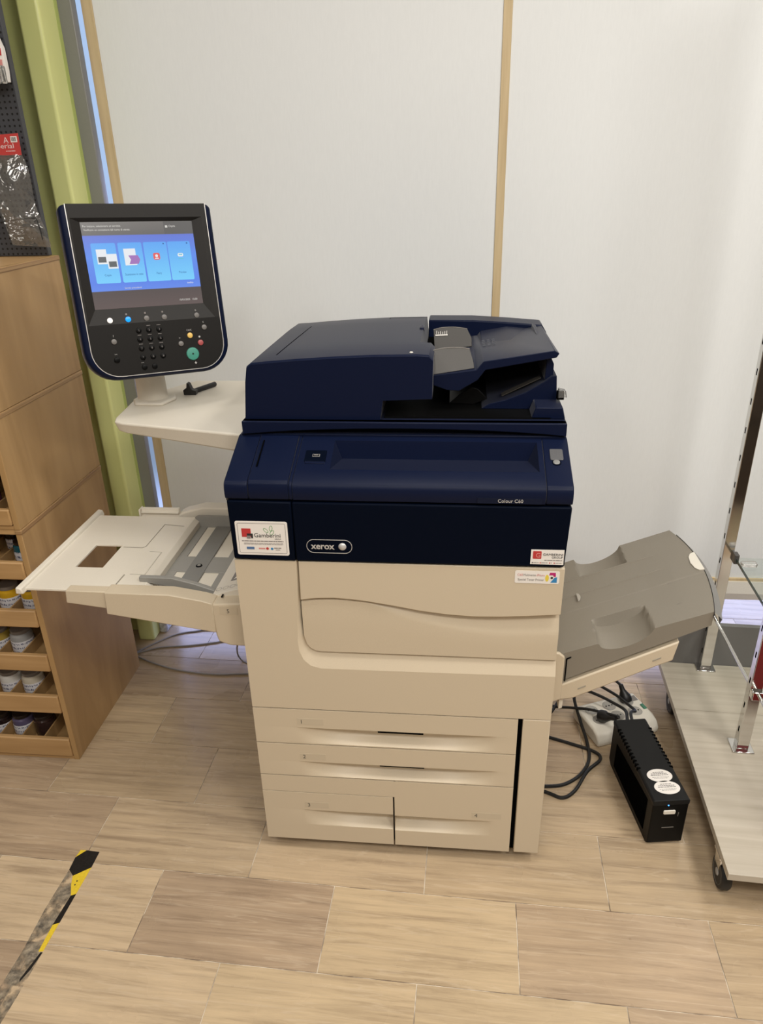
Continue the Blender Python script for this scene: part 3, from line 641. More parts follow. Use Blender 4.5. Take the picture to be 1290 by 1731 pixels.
# exit tray under the document tray
m = MB().prism([(0.285, 1.0265), (0.605, 1.0265), (0.605, 1.0300), (0.285, 1.0300)], 'y', 0.150, 0.56)
m.obj('exit_floor', black, pr)
ramp = [(0.475, 1.0300), (0.489, 1.0400), (0.52, 1.0480), (0.56, 1.0640), (0.595, 1.0850), (0.609, 1.0960), (0.618, 1.0970), (0.6220, 1.0300)]
MB().prism(ramp, 'y', 0.205, 0.56).obj('exit_ramp', navy, pr, bevel=0.001)
MB().prism([(0.515, 1.0500), (0.590, 1.0870), (0.590, 1.0885), (0.515, 1.0515)], 'y', 0.225, 0.245).obj('exit_ramp_strip', guide_brown, pr)
MB().prism([(0.596, 1.085), (0.612, 1.085), (0.612, 1.118), (0.606, 1.130), (0.598, 1.132)], 'y', 0.215, 0.55).obj('exit_end_wall', navy, pr, bevel=0.001)
MB().prism([(0.460, 1.0300), (0.487, 1.0420), (0.480, 1.050), (0.468, 1.062), (0.455, 1.066), (0.43, 1.05), (0.41, 1.032)], 'y', 0.235, 0.56).obj('exit_divider', black, pr, bevel=0.001)
MB().prism([(0.568, 1.0265), (0.6325, 1.0265), (0.6265, 1.0500), (0.5760, 1.0500)], 'y', 0.150, 0.215).obj('lid_corner_block', navy, pr, bevel=0.002)
MB().box(0.619, 0.632, 0.185, 0.200, 1.055, 1.070).obj('clip_mount', dark, pr)
MB().prism([(0.6205, 1.0585), (0.637, 1.0600), (0.6345, 1.0730), (0.6205, 1.0760)], 'y', 0.182, 0.198).obj('clear_clip', clear, pr, bevel=0.001)

# ------------------------------------------------------------------ side shelf, post, touch panel
top_ = [(-0.012, 0.178), (-0.300, 0.246), (-0.3225, 0.256), (-0.3320, 0.285), (-0.3480, 0.430), (-0.335, 0.470), (-0.250, 0.605), (0.004, 0.605), (0.004, 0.178)]
bz_ = [0.936, 0.952, 0.955, 0.956, 0.955, 0.952, 0.940, 0.935, 0.935]
m = MB(); n = len(top_)
m.add([(x, y, 0.980) for x, y in top_] + [(x*0.985+(-0.0), y+0.008*(1 if y < 0.3 else -1), z) for (x, y), z in zip(top_, bz_)], [tuple(range(n)), tuple(range(n, 2*n))[::-1]] + [(i, (i+1) % n, n+(i+1) % n, n+i) for i in range(n)])
sh = m.obj('side_shelf', cream2, pr, bevel=0.005, seg=3, angle=25)
MB().prism([(-0.339, 0.405), (-0.322, 0.372), (-0.256, 0.372), (-0.240, 0.425), (-0.252, 0.455), (-0.335, 0.455)], 'z', 0.979, 0.9875).obj('post_base', cream2, pr, bevel=0.004)
m = MB()
el = lambda cx_, cy_, z, a, b: [(cx_+a*math.cos(2*math.pi*k/24), cy_+b*math.sin(2*math.pi*k/24), z) for k in range(24)]
sec = [el(-0.295, 0.418, 0.985, 0.036, 0.028), el(-0.295, 0.418, 1.05, 0.0345, 0.027), el(-0.294, 0.416, 1.12, 0.034, 0.027), el(-0.285, 0.405, 1.18, 0.034, 0.027), el(-0.265, 0.380, 1.235, 0.034, 0.024)]
for s_ in sec: m.v += s_
for k in range(len(sec)-1):
    for i in range(24): m.f.append((k*24+i, k*24+(i+1) % 24, (k+1)*24+(i+1) % 24, (k+1)*24+i))
m.f.append(tuple(range(24))[::-1]); m.f.append(tuple(range(96, 120)))
m.obj('panel_post', cream2, pr, smooth=True)

PO = Vector((-0.2320, 0.3392, 1.2991)); PR = Vector((0.8168, 0.5757, -0.0371)); PU = Vector((-0.0877, 0.1875, 0.9783))
MPn = frameM(PO, PR, PU)
def outline(x0, x1, y0, y1, rb, rt_, n=8):
    pts = []
    for cx_, cy_, a0, r in ((x1-rt_, y1-rt_, 0, rt_), (x0+rt_, y1-rt_, 90, rt_), (x0+rb, y0+rb, 180, rb), (x1-rb, y0+rb, 270, rb)):
        for k in range(n+1):
            a = math.radians(a0+90*k/n); pts.append((cx_+r*math.cos(a), cy_+r*math.sin(a)))
    return pts
def pp(name, poly, z0, z1, mat, parent, bevel=0.0, **k): return MB().prism(poly, 'z', z0, z1).obj(name, mat, parent, bevel=bevel, M=MPn, **k)
m = MB(); ol = outline(-0.151, 0.159, -0.2325, 0.1190, 0.064, 0.012)
def inset(d): return outline(-0.151+d, 0.159-d, -0.2325+d, 0.1190-d*0.5, 0.064-d, 0.012-d*0.5)
f0 = outline(-0.1385, 0.1462, -0.2255, 0.1185, 0.056, 0.0006)
secs = [(inset(0.008), -0.046), (inset(0.002), -0.043), (ol, -0.037), (ol, -0.011), (inset(0.0015), -0.0055), (inset(0.0055), -0.0018), (f0, -0.0008), (f0, -0.0090)]
n = len(ol)
for P_, z_ in secs: m.v += [(x, y, z_) for x, y in P_]
for k in range(len(secs)-1): m.f += [(k*n+i, k*n+(i+1) % n, (k+1)*n+(i+1) % n, (k+1)*n+i) for i in range(n)]
m.f.append(tuple(range(n))[::-1]); m.f.append(tuple((len(secs)-1)*n+i for i in range(n)))
cp = m.obj('control_panel', navy, pr, smooth=True, M=MPn)
# silver hairline and black face
fo = outline(-0.1385, 0.1462, -0.2255, 0.1192, 0.056, 0.0006); fi = outline(-0.1370, 0.1447, -0.2240, 0.1192, 0.0545, 0.0005); n = len(fo)
MB().add([(x, y, 0.0002) for x, y in fo] + [(x, y, 0.0002) for x, y in fi] + [(x, y, -0.004) for x, y in fo], [(i, (i+1) % n, n+(i+1) % n, n+i) for i in range(n)] + [(i, (i+1) % n, 2*n+(i+1) % n, 2*n+i) for i in range(n)]).obj('silver_line', silver, cp, M=MPn)
low = [(0.1445, -0.117), (-0.1368, -0.117)] + [p for p in fi if p[1] < -0.117]
low = [(0.1445, -0.117), (-0.1368, -0.117)] + sorted([p for p in fi if p[1] < -0.118 and p[0] < 0], key=lambda p: -p[1]) + sorted([p for p in fi if p[1] < -0.118 and p[0] > 0], key=lambda p: p[1])
pp('keypad_face', low, -0.004, 0.0, panel_black, cp)
co = [(-0.133, -0.117), (0.134, -0.117), (0.1346, 0.0925), (-0.133, 0.0925)]; ci = [(-0.114, -0.0855), (0.114, -0.0855), (0.114, 0.0855), (-0.114, 0.0855)]; oo = [(-0.137, -0.117), (0.1446, -0.117), (0.1446, 0.1192), (-0.137, 0.1192)]
m = MB().add([(x, y, 0) for x, y in oo] + [(x, y, 0) for x, y in co] + [(x, y, -0.0075) for x, y in ci], [(i, (i+1) % 4, 4+(i+1) % 4, 4+i) for i in range(1, 4)] + [(4+i, 4+(i+1) % 4, 8+(i+1) % 4, 8+i) for i in range(4)])
m.obj('screen_bezel', panel_black2, cp, M=MPn)
# screen (lit display); its picture is flat print
def scr_mat():
    m = bpy.data.materials.new('screen_picture'); m.use_nodes = True; N, L, B = nodes(m)
    B.inputs['Base Color'].default_value = (0.01, 0.01, 0.012, 1); B.inputs['Roughness'].default_value = 0.25
    tc = N.new('ShaderNodeTexCoord'); sp = N.new('ShaderNodeSeparateXYZ'); L.new(tc.outputs['Generated'], sp.inputs[0])
    rp = N.new('ShaderNodeValToRGB'); rp.color_ramp.interpolation = 'LINEAR'; e = rp.color_ramp.elements
    stops = [(0.0, (0.115, 0.085, 0.080)), (0.205, (0.085, 0.068, 0.066)), (0.21, (0.12, 0.25, 0.80)), (0.30, (0.10, 0.22, 0.78)), (0.60, (0.10, 0.25, 0.80)), (0.845, (0.11, 0.17, 0.62)), (0.85, (0.115, 0.11, 0.105)), (1.0, (0.15, 0.14, 0.13))]
    e[0].position, e[0].color = 0, (*stops[0][1], 1); e[1].position, e[1].color = 1, (*stops[-1][1], 1)
    for p_, c_ in stops[1:-1]: q = e.new(p_); q.color = (*c_, 1)
    L.new(sp.outputs[1], rp.inputs[0]); L.new(rp.outputs[0], B.inputs['Emission Color']); B.inputs['Emission Strength'].default_value = 1.0
    return m
sc = MB().add([(-0.114, -0.0855, -0.0072), (0.114, -0.0855, -0.0072), (0.114, 0.0855, -0.0072), (-0.114, 0.0855, -0.0072)], [(0, 1, 2, 3)])
scr_m = scr_mat()
sc_o = sc.obj('touch_screen', scr_m, pr)
sc_o.matrix_parent_inverse = pr.matrix_basis.inverted(); sc_o.matrix_basis = MPn
tile_e = emis('screen_tile', (0.11, 0.48, 0.93), 1.0)
Nt, Lt, Bt = nodes(tile_e)
tc = Nt.new('ShaderNodeTexCoord'); sp = Nt.new('ShaderNodeSeparateXYZ'); rp = Nt.new('ShaderNodeValToRGB')
rp.color_ramp.elements[0].color = (0.18, 0.60, 0.94, 1); rp.color_ramp.elements[1].color = (0.10, 0.36, 0.86, 1)
Lt.new(tc.outputs['Generated'], sp.inputs[0]); Lt.new(sp.outputs[1], rp.inputs[0]); Lt.new(rp.outputs[0], Bt.inputs['Emission Color'])
e_white = emis('screen_white', (0.85, 0.88, 0.92), 0.9); e_grey = emis('screen_photo', (0.10, 0.11, 0.12), 1.0); e_purple = emis('screen_purple', (0.34, 0.16, 0.46), 1.0)
e_red = emis('screen_red', (0.75, 0.10, 0.10), 1.0); e_dk = emis('screen_ink', (0.02, 0.10, 0.30), 1.0); e_txt = emis('screen_text', (0.62, 0.60, 0.56), 1.0); e_teal = emis('screen_teal', (0.10, 0.50, 0.62), 1.0)
def sp_(name, poly, z, mat):
    o = MB().prism(poly, 'z', -0.00005, 0.00005).obj(name, mat, sc_o, local=True); o.location = (0, 0, -0.0072+z); return o
def st_(body, x, y, size, mat, width=None, align='LEFT'):
    return text('screen_lettering', body, Matrix.Identity(4), x, y, size, mat, sc_o, width=width, align=align, z=-0.0066, ext=0.00005, local=True)
for k, (tx, tt) in enumerate(((-0.1010, 'Copia'), (-0.0480, 'Scansione in rete'), (0.0040, 'Fiery'), (0.0545, 'Preview'))):
    sp_('service_tile', rrect(tx, tx+0.0485, -0.0345, 0.0445, 0.003), 0.0002, tile_e)
    st_(tt, tx+0.0245, -0.0205, 0.0062, e_dk, align='CENTER', width={1: 0.037, 0: 0.013, 2: 0.0105, 3: 0.016}[k])
for dx, dy in ((0, 0), (0.0195, -0.0095)):
    sp_('copy_icon', [(-0.0925+dx, 0.0035+dy), (-0.0725+dx, 0.0035+dy), (-0.0725+dx, 0.0325+dy), (-0.0925+dx, 0.0325+dy)], 0.0004+dx*0.01, e_white)
    sp_('copy_icon', [(-0.0902+dx, 0.0068+dy), (-0.0748+dx, 0.0068+dy), (-0.0748+dx, 0.0178+dy), (-0.0902+dx, 0.0178+dy)], 0.0006+dx*0.01, e_grey)
sp_('scan_icon', [(-0.0380, -0.0005), (-0.0140, -0.0005), (-0.0140, 0.0325), (-0.0380, 0.0325)], 0.0004, e_white)
sp_('scan_icon', [(-0.0295, 0.002), (-0.0105, 0.002), (-0.0065, 0.0105), (-0.0105, 0.019), (-0.0295, 0.019), (-0.0255, 0.0105)], 0.0006, e_purple)
sp_('fiery_icon', rrect(0.0215, 0.0355, 0.0085, 0.0225, 0.0035), 0.0004, e_red); sp_('fiery_icon', circ(0.0285, 0.0165, 0.003, 12), 0.0006, e_white); sp_('fiery_icon', [(0.024, 0.0105), (0.033, 0.0105), (0.0315, 0.0125), (0.0255, 0.0125)], 0.0006, e_white)
sp_('preview_icon', rrect(0.0735, 0.0855, 0.0135, 0.0205, 0.003), 0.0004, e_white); sp_('preview_icon', rrect(0.0755, 0.0835, 0.0165, 0.0185, 0.0008), 0.0006, e_teal); sp_('preview_icon', rrect(0.0745, 0.0850, 0.0085, 0.0100, 0.0006), 0.0004, e_teal)
for x in (0.0462, 0.0965): sp_('tile_marker', circ(x, 0.0405, 0.0016, 10), 0.0004, e_dk)
st_('Per iniziare, selezionare un servizio.', -0.1105, 0.0755, 0.0058, e_txt, width=0.075); st_('Verificare un connettore dal nome di utente.', -0.1095, 0.0682, 0.0058, e_txt, width=0.092)
sp_('header_divider', [(0.0525, 0.0600), (0.1135, 0.0600), (0.1135, 0.0850), (0.0525, 0.0850)], 0.0001, emis('screen_header', (0.095, 0.092, 0.090), 1.0))
st_('Ospite', 0.0630, 0.0735, 0.0060, e_txt, width=0.0135); sp_('lock_icon', rrect(0.0555, 0.0605, 0.0725, 0.0770, 0.0008), 0.0004, e_txt)
st_('Servizi precedenti', -0.0475, -0.0470, 0.0050, e_txt, width=0.0345); st_('info', 0.0850, -0.0425, 0.0050, e_white, width=0.013)
st_('15/01/2025   15:00', 0.0625, -0.0775, 0.0056, e_txt, width=0.0385)
# buttons
b_grey = fine('button_face_grey', (0.17, 0.16, 0.15), 0.4); b_white = principled('button_white_lit', (0.85, 0.83, 0.80), 0.4, emit=(0.9, 0.88, 0.85), estr=0.35)
b_blue = emis('button_blue_lit', (0.0, 0.30, 1.0), 1.5); b_yel = fine('button_yellow', (0.76, 0.50, 0.13), 0.4); b_red = fine('button_red', (0.38, 0.075, 0.075), 0.4); b_grn = fine('button_green', (0.055, 0.27, 0.20), 0.4)
def button(x, y, r, mat, z=0.0, label=None):
    o = MB().lathe([(0.0001, 0.0030), (r*0.7, 0.0029), (r*0.93, 0.0024), (r, 0.0010), (r, -0.001)], 20, (x, y, z)).obj('button', mat, cp, smooth=True, M=MPn)
    if label: o['label'] = label
    return o
def mark(body, x, y, size=0.0048): text('button_mark', body, MPn, x, y, size, label_text, cp, align='CENTER', z=0.0008, ext=0.0001)
zr = -0.0019
for x, y, mt, lb in ((-0.0894, -0.1090, b_white, 'lit white round button'), (-0.0523, -0.1090, b_blue, 'glowing blue round button'), (-0.0144, -0.1095, b_grey, None), (0.0232, -0.1097, b_grey, None), (0.0937, -0.1106, b_grey, None)):
    button(x, y, 0.0057, mt, zr, lb)
for x, y in ((0.1061, -0.1372), (-0.0889, -0.1523), (0.0498, -0.1680)): button(x, y, 0.0057, b_grey)
button(0.0720, -0.1522, 0.0060, b_yel, 0, 'yellow round button'); button(0.0932, -0.1693, 0.0062, b_red, 0, 'red round button')
sb = button(0.0724, -0.1918, 0.0140, b_grn, 0, 'large green start button'); button(-0.0891, -0.1900, 0.0060, black)
pp('start_mark', [(0.0700, -0.1918), (0.0724, -0.1942), (0.0748, -0.1918), (0.0724, -0.1894)], 0.0028, 0.0033, panel_black, cp)
nums = ['1', '2', '3', '4', '5', '6', '7', '8', '9', '*', '0', '#']
for k in range(14):
    row, col = divmod(k, 3); x = -0.0350+col*0.0214; y = -0.1335-row*0.0186-(0.002 if row == 4 else 0)
    button(x, y, 0.0058, black)
    if k < 12: text('button_mark', nums[k], MPn, x, y-0.0020, 0.0058, ink_grey, cp, align='CENTER', z=0.0031, ext=0.0001)
    if 0 < row < 3 or (row == 0 and col): pp('key_caption', [(x-0.004, y+0.0085), (x+0.004, y+0.0085), (x+0.004, y+0.0095), (x-0.004, y+0.0095)], 0, 0.0004, ink_grey, cp)
mark('CA/C', 0.0715, -0.1425); mark('?', -0.0888, -0.1428, 0.006); mark('C', 0.1055, -0.1278); mark('0-', 0.0925, -0.1015); mark('><', -0.0895, -0.1800); mark('><', -0.0380, -0.2020); mark('>', 0.0488, -0.1580, 0.006)
pp('stop_mark', circ(0.0925, -0.1565, 0.0022, 10), 0, 0.0005, label_text, cp)
pp('start_caption', [(0.0735, -0.2115), (0.0763, -0.2143), (0.0791, -0.2115), (0.0763, -0.2087)], 0, 0.0004, label_text, cp)
for x in (-0.0545, -0.0155, 0.0212): pp('mode_mark', rrect(x-0.0018, x+0.0018, -0.1000, -0.0965, 0.0005), -0.004, -0.0034, ink_grey, cp)

# ------------------------------------------------------------------ bypass tray on the left side
MB().prism([(-0.079, 0.6480), (-0.0795, 0.6000), (-0.0780, 0.5720), (-0.0740, 0.5540), (-0.050, 0.5450), (0.006, 0.5430), (0.006, 0.6520), (-0.02, 0.6520)], 'y', 0.050, 0.462).obj('bypass_housing', cream, pr, bevel=0.004, seg=3)
MB().prism([(-0.310, 0.6690), (-0.3130, 0.6160), (-0.076, 0.5785), (-0.076, 0.6500), (-0.100, 0.6570), (-0.170, 0.6690)], 'y', 0.048, 0.086).obj('bypass_side', cream, pr, bevel=0.002)
MB().prism([(-0.310, 0.6370), (-0.3130, 0.6150), (-0.083, 0.5785), (-0.0795, 0.6370)], 'y', 0.080, 0.452).obj('bypass_tray', cream2, pr, bevel=0.002)
# sliding end plate with its window opening
def plate_hole(xs, ys, z0, z1):
    m = MB()
    idx = lambda i, j, t: t*16 + j*4 + i
    v = [(xs[i], ys[j], z) for z in (z0, z1) for j in range(4) for i in range(4)]; f = []
    for j in range(3):
        for i in range(3):
            if i == 1 and j == 1: continue
            f.append((idx(i, j, 1), idx(i+1, j, 1), idx(i+1, j+1, 1), idx(i, j+1, 1))); f.append((idx(i, j, 0), idx(i, j+1, 0), idx(i+1, j+1, 0), idx(i+1, j, 0)))
    ring = lambda L_: [f.append((idx(*a, 0), idx(*b, 0), idx(*b, 1), idx(*a, 1))) for a, b in zip(L_, L_[1:]+L_[:1])]
    ring([(0, 0), (1, 0), (2, 0), (3, 0), (3, 1), (3, 2), (3, 3), (2, 3), (1, 3), (0, 3), (0, 2), (0, 1)]); ring([(1, 1), (1, 2), (2, 2), (2, 1)])
    return m.add(v, f)
m = MB().prism([(-0.3985, 0.6685), (-0.4020, 0.6380), (-0.300, 0.6250), (-0.300, 0.6685)], 'y', 0.053, 0.078)
m.prism([(-0.3985, 0.6615), (-0.4020, 0.6460), (-0.305, 0.6360), (-0.305, 0.6615)], 'y', 0.420, 0.436)
m.box(-0.345, -0.305, 0.078, 0.420, 0.650, 0.6615)
m.obj('tray_extension', cream, pr, bevel=0.002)
ep = plate_hole([-0.503, -0.428, -0.363, -0.236], [0.060, 0.158, 0.268, 0.428], 0.6620, 0.6675).obj('end_plate', cream2, pr, bevel=0.001)
MB().prism([(-0.508, 0.6600), (-0.490, 0.6600), (-0.494, 0.6740), (-0.506, 0.6760)], 'y', 0.046, 0.448).obj('end_lip', cream2, pr, bevel=0.0025)
gm = principled('groove_grey', (0.30, 0.27, 0.22), 0.6)
def groove(pts, w=0.0012, z=0.6677):
    MB().tube([(x, y, z) for x, y in pts], w/2, 5, 0).obj('plate_seam', gm, ep)
groove([(-0.356, 0.2565), (-0.309, 0.2555), (-0.303, 0.262), (-0.301, 0.381)], 0.0022); groove([(-0.301, 0.381), (-0.248, 0.374)], 0.0022)
groove([(-0.300, 0.087), (-0.299, 0.128)], 0.0030); groove([(-0.288, 0.132), (-0.253, 0.132), (-0.254, 0.236), (-0.284, 0.238)], 0.0010)
MB().box(-0.286, -0.255, 0.134, 0.235, 0.667, 0.6684).obj('raised_pad', cream2, ep, bevel=0.0006)
# ribbed rear rail and rear wall
m = MB().prism([(0.438, 0.640), (0.456, 0.640), (0.456, 0.6815), (0.446, 0.6815), (0.446, 0.6745), (0.4385, 0.6730), (0.4385, 0.6705), (0.4455, 0.6690), (0.4455, 0.6640), (0.4370, 0.6625)], 'x', -0.388, -0.286)
m.box(-0.390, -0.386, 0.434, 0.458, 0.640, 0.6825)
m.obj('rear_rail', cream2, pr, bevel=0.001)
MB().prism([(-0.288, 0.625), (-0.288, 0.6660), (-0.270, 0.6760), (-0.222, 0.6890), (0.006, 0.6900), (0.006, 0.625)], 'y', 0.440, 0.478).obj('rear_wall', cream2, pr, bevel=0.004)
# feed bed: cream floor with grey crossbars and guides
MB().box(-0.236, -0.085, 0.084, 0.440, 0.637, 0.6420).obj('feed_bed', cream2, pr)
MB().prism([(-0.246, 0.637), (-0.226, 0.637), (-0.226, 0.658), (-0.236, 0.6672), (-0.246, 0.6672)], 'y', 0.084, 0.430).obj('bed_edge', cream2, pr, bevel=0.001)
def grey_bar(name, poly, z, mat): return MB().prism(poly, 'z', 0.6415, z).obj(name, mat, pr, bevel=0.0008)
grey_bar('feed_plate', [(-0.226, 0.086), (-0.205, 0.086), (-0.205, 0.425), (-0.226, 0.425)], 0.6440, grey_mid)
grey_bar('feed_plate', [(-0.105, 0.086), (-0.090, 0.086), (-0.090, 0.425), (-0.105, 0.425)], 0.6440, grey_mid)
grey_bar('feed_plate', [(-0.226, 0.190), (-0.090, 0.190), (-0.090, 0.262), (-0.226, 0.262)], 0.6446, grey_mid)
grey_bar('feed_plate', [(-0.226, 0.086), (-0.090, 0.086), (-0.090, 0.112), (-0.226, 0.112)], 0.6446, grey_mid)
grey_bar('centre_strip', [(-0.182, 0.086), (-0.140, 0.086), (-0.140, 0.425), (-0.182, 0.425)], 0.6462, grey_dark)
MB().lathe([(0.0001, 0.0018), (0.007, 0.0016), (0.0078, 0.0)], 20, (-0.160, 0.215, 0.6462)).obj('guide_mark', black, pr, smooth=True)
MB().lathe([(0.0001, 0.0012), (0.004, 0.0010), (0.0042, 0.0)], 16, (-0.160, 0.215, 0.6476)).obj('guide_mark_centre', grey_mid, pr, smooth=True)
MB().prism([(-0.236, 0.6420), (-0.060, 0.6420), (-0.060, 0.6710), (-0.090, 0.6735), (-0.228, 0.6735), (-0.236, 0.6700)], 'y', 0.422, 0.430).obj('side_guide', grey_mid, pr, bevel=0.001)
MB().prism([(-0.253, 0.6680), (-0.110, 0.6450), (-0.085, 0.6430), (-0.088, 0.6510), (-0.130, 0.6660), (-0.180, 0.6790), (-0.253, 0.6790)], 'y', 0.100, 0.112).obj('side_guide', grey_mid, pr, bevel=0.0015)
m = MB().box(-0.110, -0.085, 0.4195, 0.4215, 0.658, 0.6595)
for k in range(5): m.box(-0.108+k*0.006, -0.1065+k*0.006, 0.4195, 0.4215, 0.6595, 0.664)
m.obj('fill_scale', ink_num, pr)
# sloping instruction strip beside the body
ins = MB().prism([(-0.088, 0.6490), (-0.088, 0.6420), (0.0, 0.6420), (0.0, 0.6720), (-0.020, 0.6700)], 'y', 0.084, 0.440).obj('instruction_strip', cream2, pr, bevel=0.001)
MI = frameM((-0.088, 0.086, 0.6493), (0.9560, 0, 0.2950), (0, 1, 0))
for k in range(4):
    cxk = 0.010+k*0.0165; a = circ(cxk, 0.018, 0.0068, 18); b = circ(cxk, 0.018, 0.0060, 18)
    MB().add([(x, y, 0.0004) for x, y in a] + [(x, y, 0.0004) for x, y in b], [(i, (i+1) % 18, 18+(i+1) % 18, 18+i) for i in range(18)]).obj('instruction_mark', ink_grey, ins, M=MI)
MB().prism([(0.030, 0.045), (0.062, 0.045), (0.062, 0.085), (0.030, 0.085)], 'z', 0, 0.0004).obj('instruction_picture', ink_grey, ins, M=MI)
MB().prism([(0.036, 0.050), (0.050, 0.056), (0.046, 0.075)], 'z', 0.0003, 0.0007).obj('instruction_picture', paper, ins, M=MI)
MB().box(-0.064, -0.061, 0.072, 0.082, 0.652, 0.6545).obj('release_catch', black, pr)
MB().prism([(-0.063, 0.6245), (-0.024, 0.6245), (-0.024, 0.6440), (-0.063, 0.6440)], 'y', 0.0492, 0.0505).obj('label_window', faint, pr)
text('number', '5', frameM((0, 0.0490, 0), (1, 0, 0), (0, 0, 1)), -0.0480, 0.6285, 0.0135, ink_num, pr, ext=0.0001)
# latch tab at the console's lower left corner
MB().box(-0.009, -0.002, 0.02, 0.05, 0.902, 0.930).obj('side_latch', guide_brown, pr, bevel=0.001)

# ------------------------------------------------------------------ grey exit tray on the right side
def zpl(x): return 0.528 + 0.4*(x-0.66)
def endx(y):
    t = (y-0.28)/0.19; return 0.975 - 0.024*t*t
Y0, Y1 = 0.090, 0.456
ysr = sorted([Y0 + (Y1-Y0)*k/40 for k in range(41)] + [y_+d_ for y_ in (0.366, 0.300, 0.236, 0.150) for d_ in (-0.0004, 0.0004)] + [0.178, 0.1805, 0.183, 0.3685, 0.371, 0.3735]); un = [k/90 for k in range(91)]
def ztray(x, y):
    z = zpl(x)
    a = (x-0.786)/0.053
    if abs(a) < 1:
        prof_ = 0.027*math.sqrt(max(0.0, 1-a*a))*1.0
        for e_ in ((0.183-y)/0.005, (y-0.3685)/0.005): z -= prof_*min(1.0, max(0.0, e_))
    fade = min(1.0, max(0.0, (0.915-x)/0.05))
    if 0.150 < y < 0.366: z -= 0.0022*fade
    if 0.236 < y < 0.300: z -= 0.0022*fade
    return z
rows_t = [[(0.640+(endx(y)-0.640)*u, y, ztray(0.640+(endx(y)-0.640)*u, y)) for u in un] for y in ysr]
m = MB().grid(rows_t)
def zbot(x): return 0.448 + (x-0.645)*0.535
for r_ in (rows_t[0], rows_t[-1]): m.grid([[p for p in r_], [(p[0], p[1], zbot(p[0])) for p in r_]])
m.grid([[r_[-1] for r_ in rows_t], [(r_[-1][0], r_[-1][1], zbot(r_[-1][0])) for r_ in rows_t]])
m.grid([[(r_[0][0], r_[0][1], zbot(r_[0][0])) for r_ in rows_t], [(r_[-1][0], r_[-1][1], zbot(r_[-1][0])) for r_ in rows_t]])
et = m.obj('exit_tray', grey_tray, pr, smooth=True)
m = MB(); a = []; b = []
for k in range(15):
    y = 0.085 + (0.425-0.085)*k/14; x = endx(y)
    a.append((x+0.001, y, zpl(x)+0.002)); b.append((x+0.016, y-0.004, zpl(x)-0.012))
m.grid([a, b]); m.grid([b, [(p[0]-0.004, p[1], p[2]-0.012) for p in b]]); m.grid([a, [(p[0]+0.001, p[1], p[2]-0.02) for p in a]])
es = m.obj('tray_stop', fine('stop_grey', (0.20, 0.195, 0.185), 0.4), pr, smooth=True)
MB().prism([(0.2450, 0.0105), (0.2480, 0.000), (0.2600, -0.006), (0.2850, -0.009), (0.3100, -0.006), (0.3220, 0.000), (0.3250, 0.0105)], 'z', -0.0015, 0.0012).obj('tray_tab', white_p, pr, M=Matrix(((0, 0.929, -0.371, 0.966), (1, 0, 0, 0), (0, 0.371, 0.929, zpl(0.966)+0.001), (0, 0, 0, 1))))
m = MB(); n = 12
m.prism([(0.0, -0.016), (0.005, -0.012), (0.008, 0.0), (0.005, 0.012), (0.0, 0.016)], 'z', -0.001, 0.0015).obj('sensor_window', guide_light, pr, M=frameM((0.716, 0.283, zpl(0.716)), (0.928, 0, 0.371), (0, 1, 0)))
cb = MB().prism([(0.638, 0.440), (0.668, 0.4500), (0.894, 0.5700), (0.887, 0.5220), (0.860, 0.508), (0.690, 0.4120), (0.655, 0.4050), (0.638, 0.415)], 'y', 0.088, 0.440).obj('tray_bracket', cream, pr, bevel=0.003)
MB().prism([(0.634, 0.40), (0.664, 0.415), (0.664, 0.525), (0.652, 0.535), (0.634, 0.535)], 'y', 0.080, 0.089).obj('tray_arm', cream, pr, bevel=0.002)
for x in (0.707, 0.854):
    z = 0.4444+(x-0.707)*0.55
    MB().prism([(x-0.008, z-0.0065), (x+0.008, z+0.0025), (x+0.008, z+0.0050), (x-0.008, z-0.0040)], 'y', 0.0865, 0.0885).obj('bracket_clip', gm, cb)
MB().prism([(0.6685, 0.4570), (0.671, 0.4580), (0.671, 0.5150), (0.6785, 0.5190), (0.6785, 0.5215), (0.6685, 0.5165)], 'y', 0.0880, 0.0905).obj('tray_gap', dark, pr)
MB().prism([(0.664, 0.372), (0.672, 0.375), (0.673, 0.408), (0.664, 0.405)], 'y', 0.10, 0.125).obj('bracket_foot', cream2, pr, bevel=0.001)

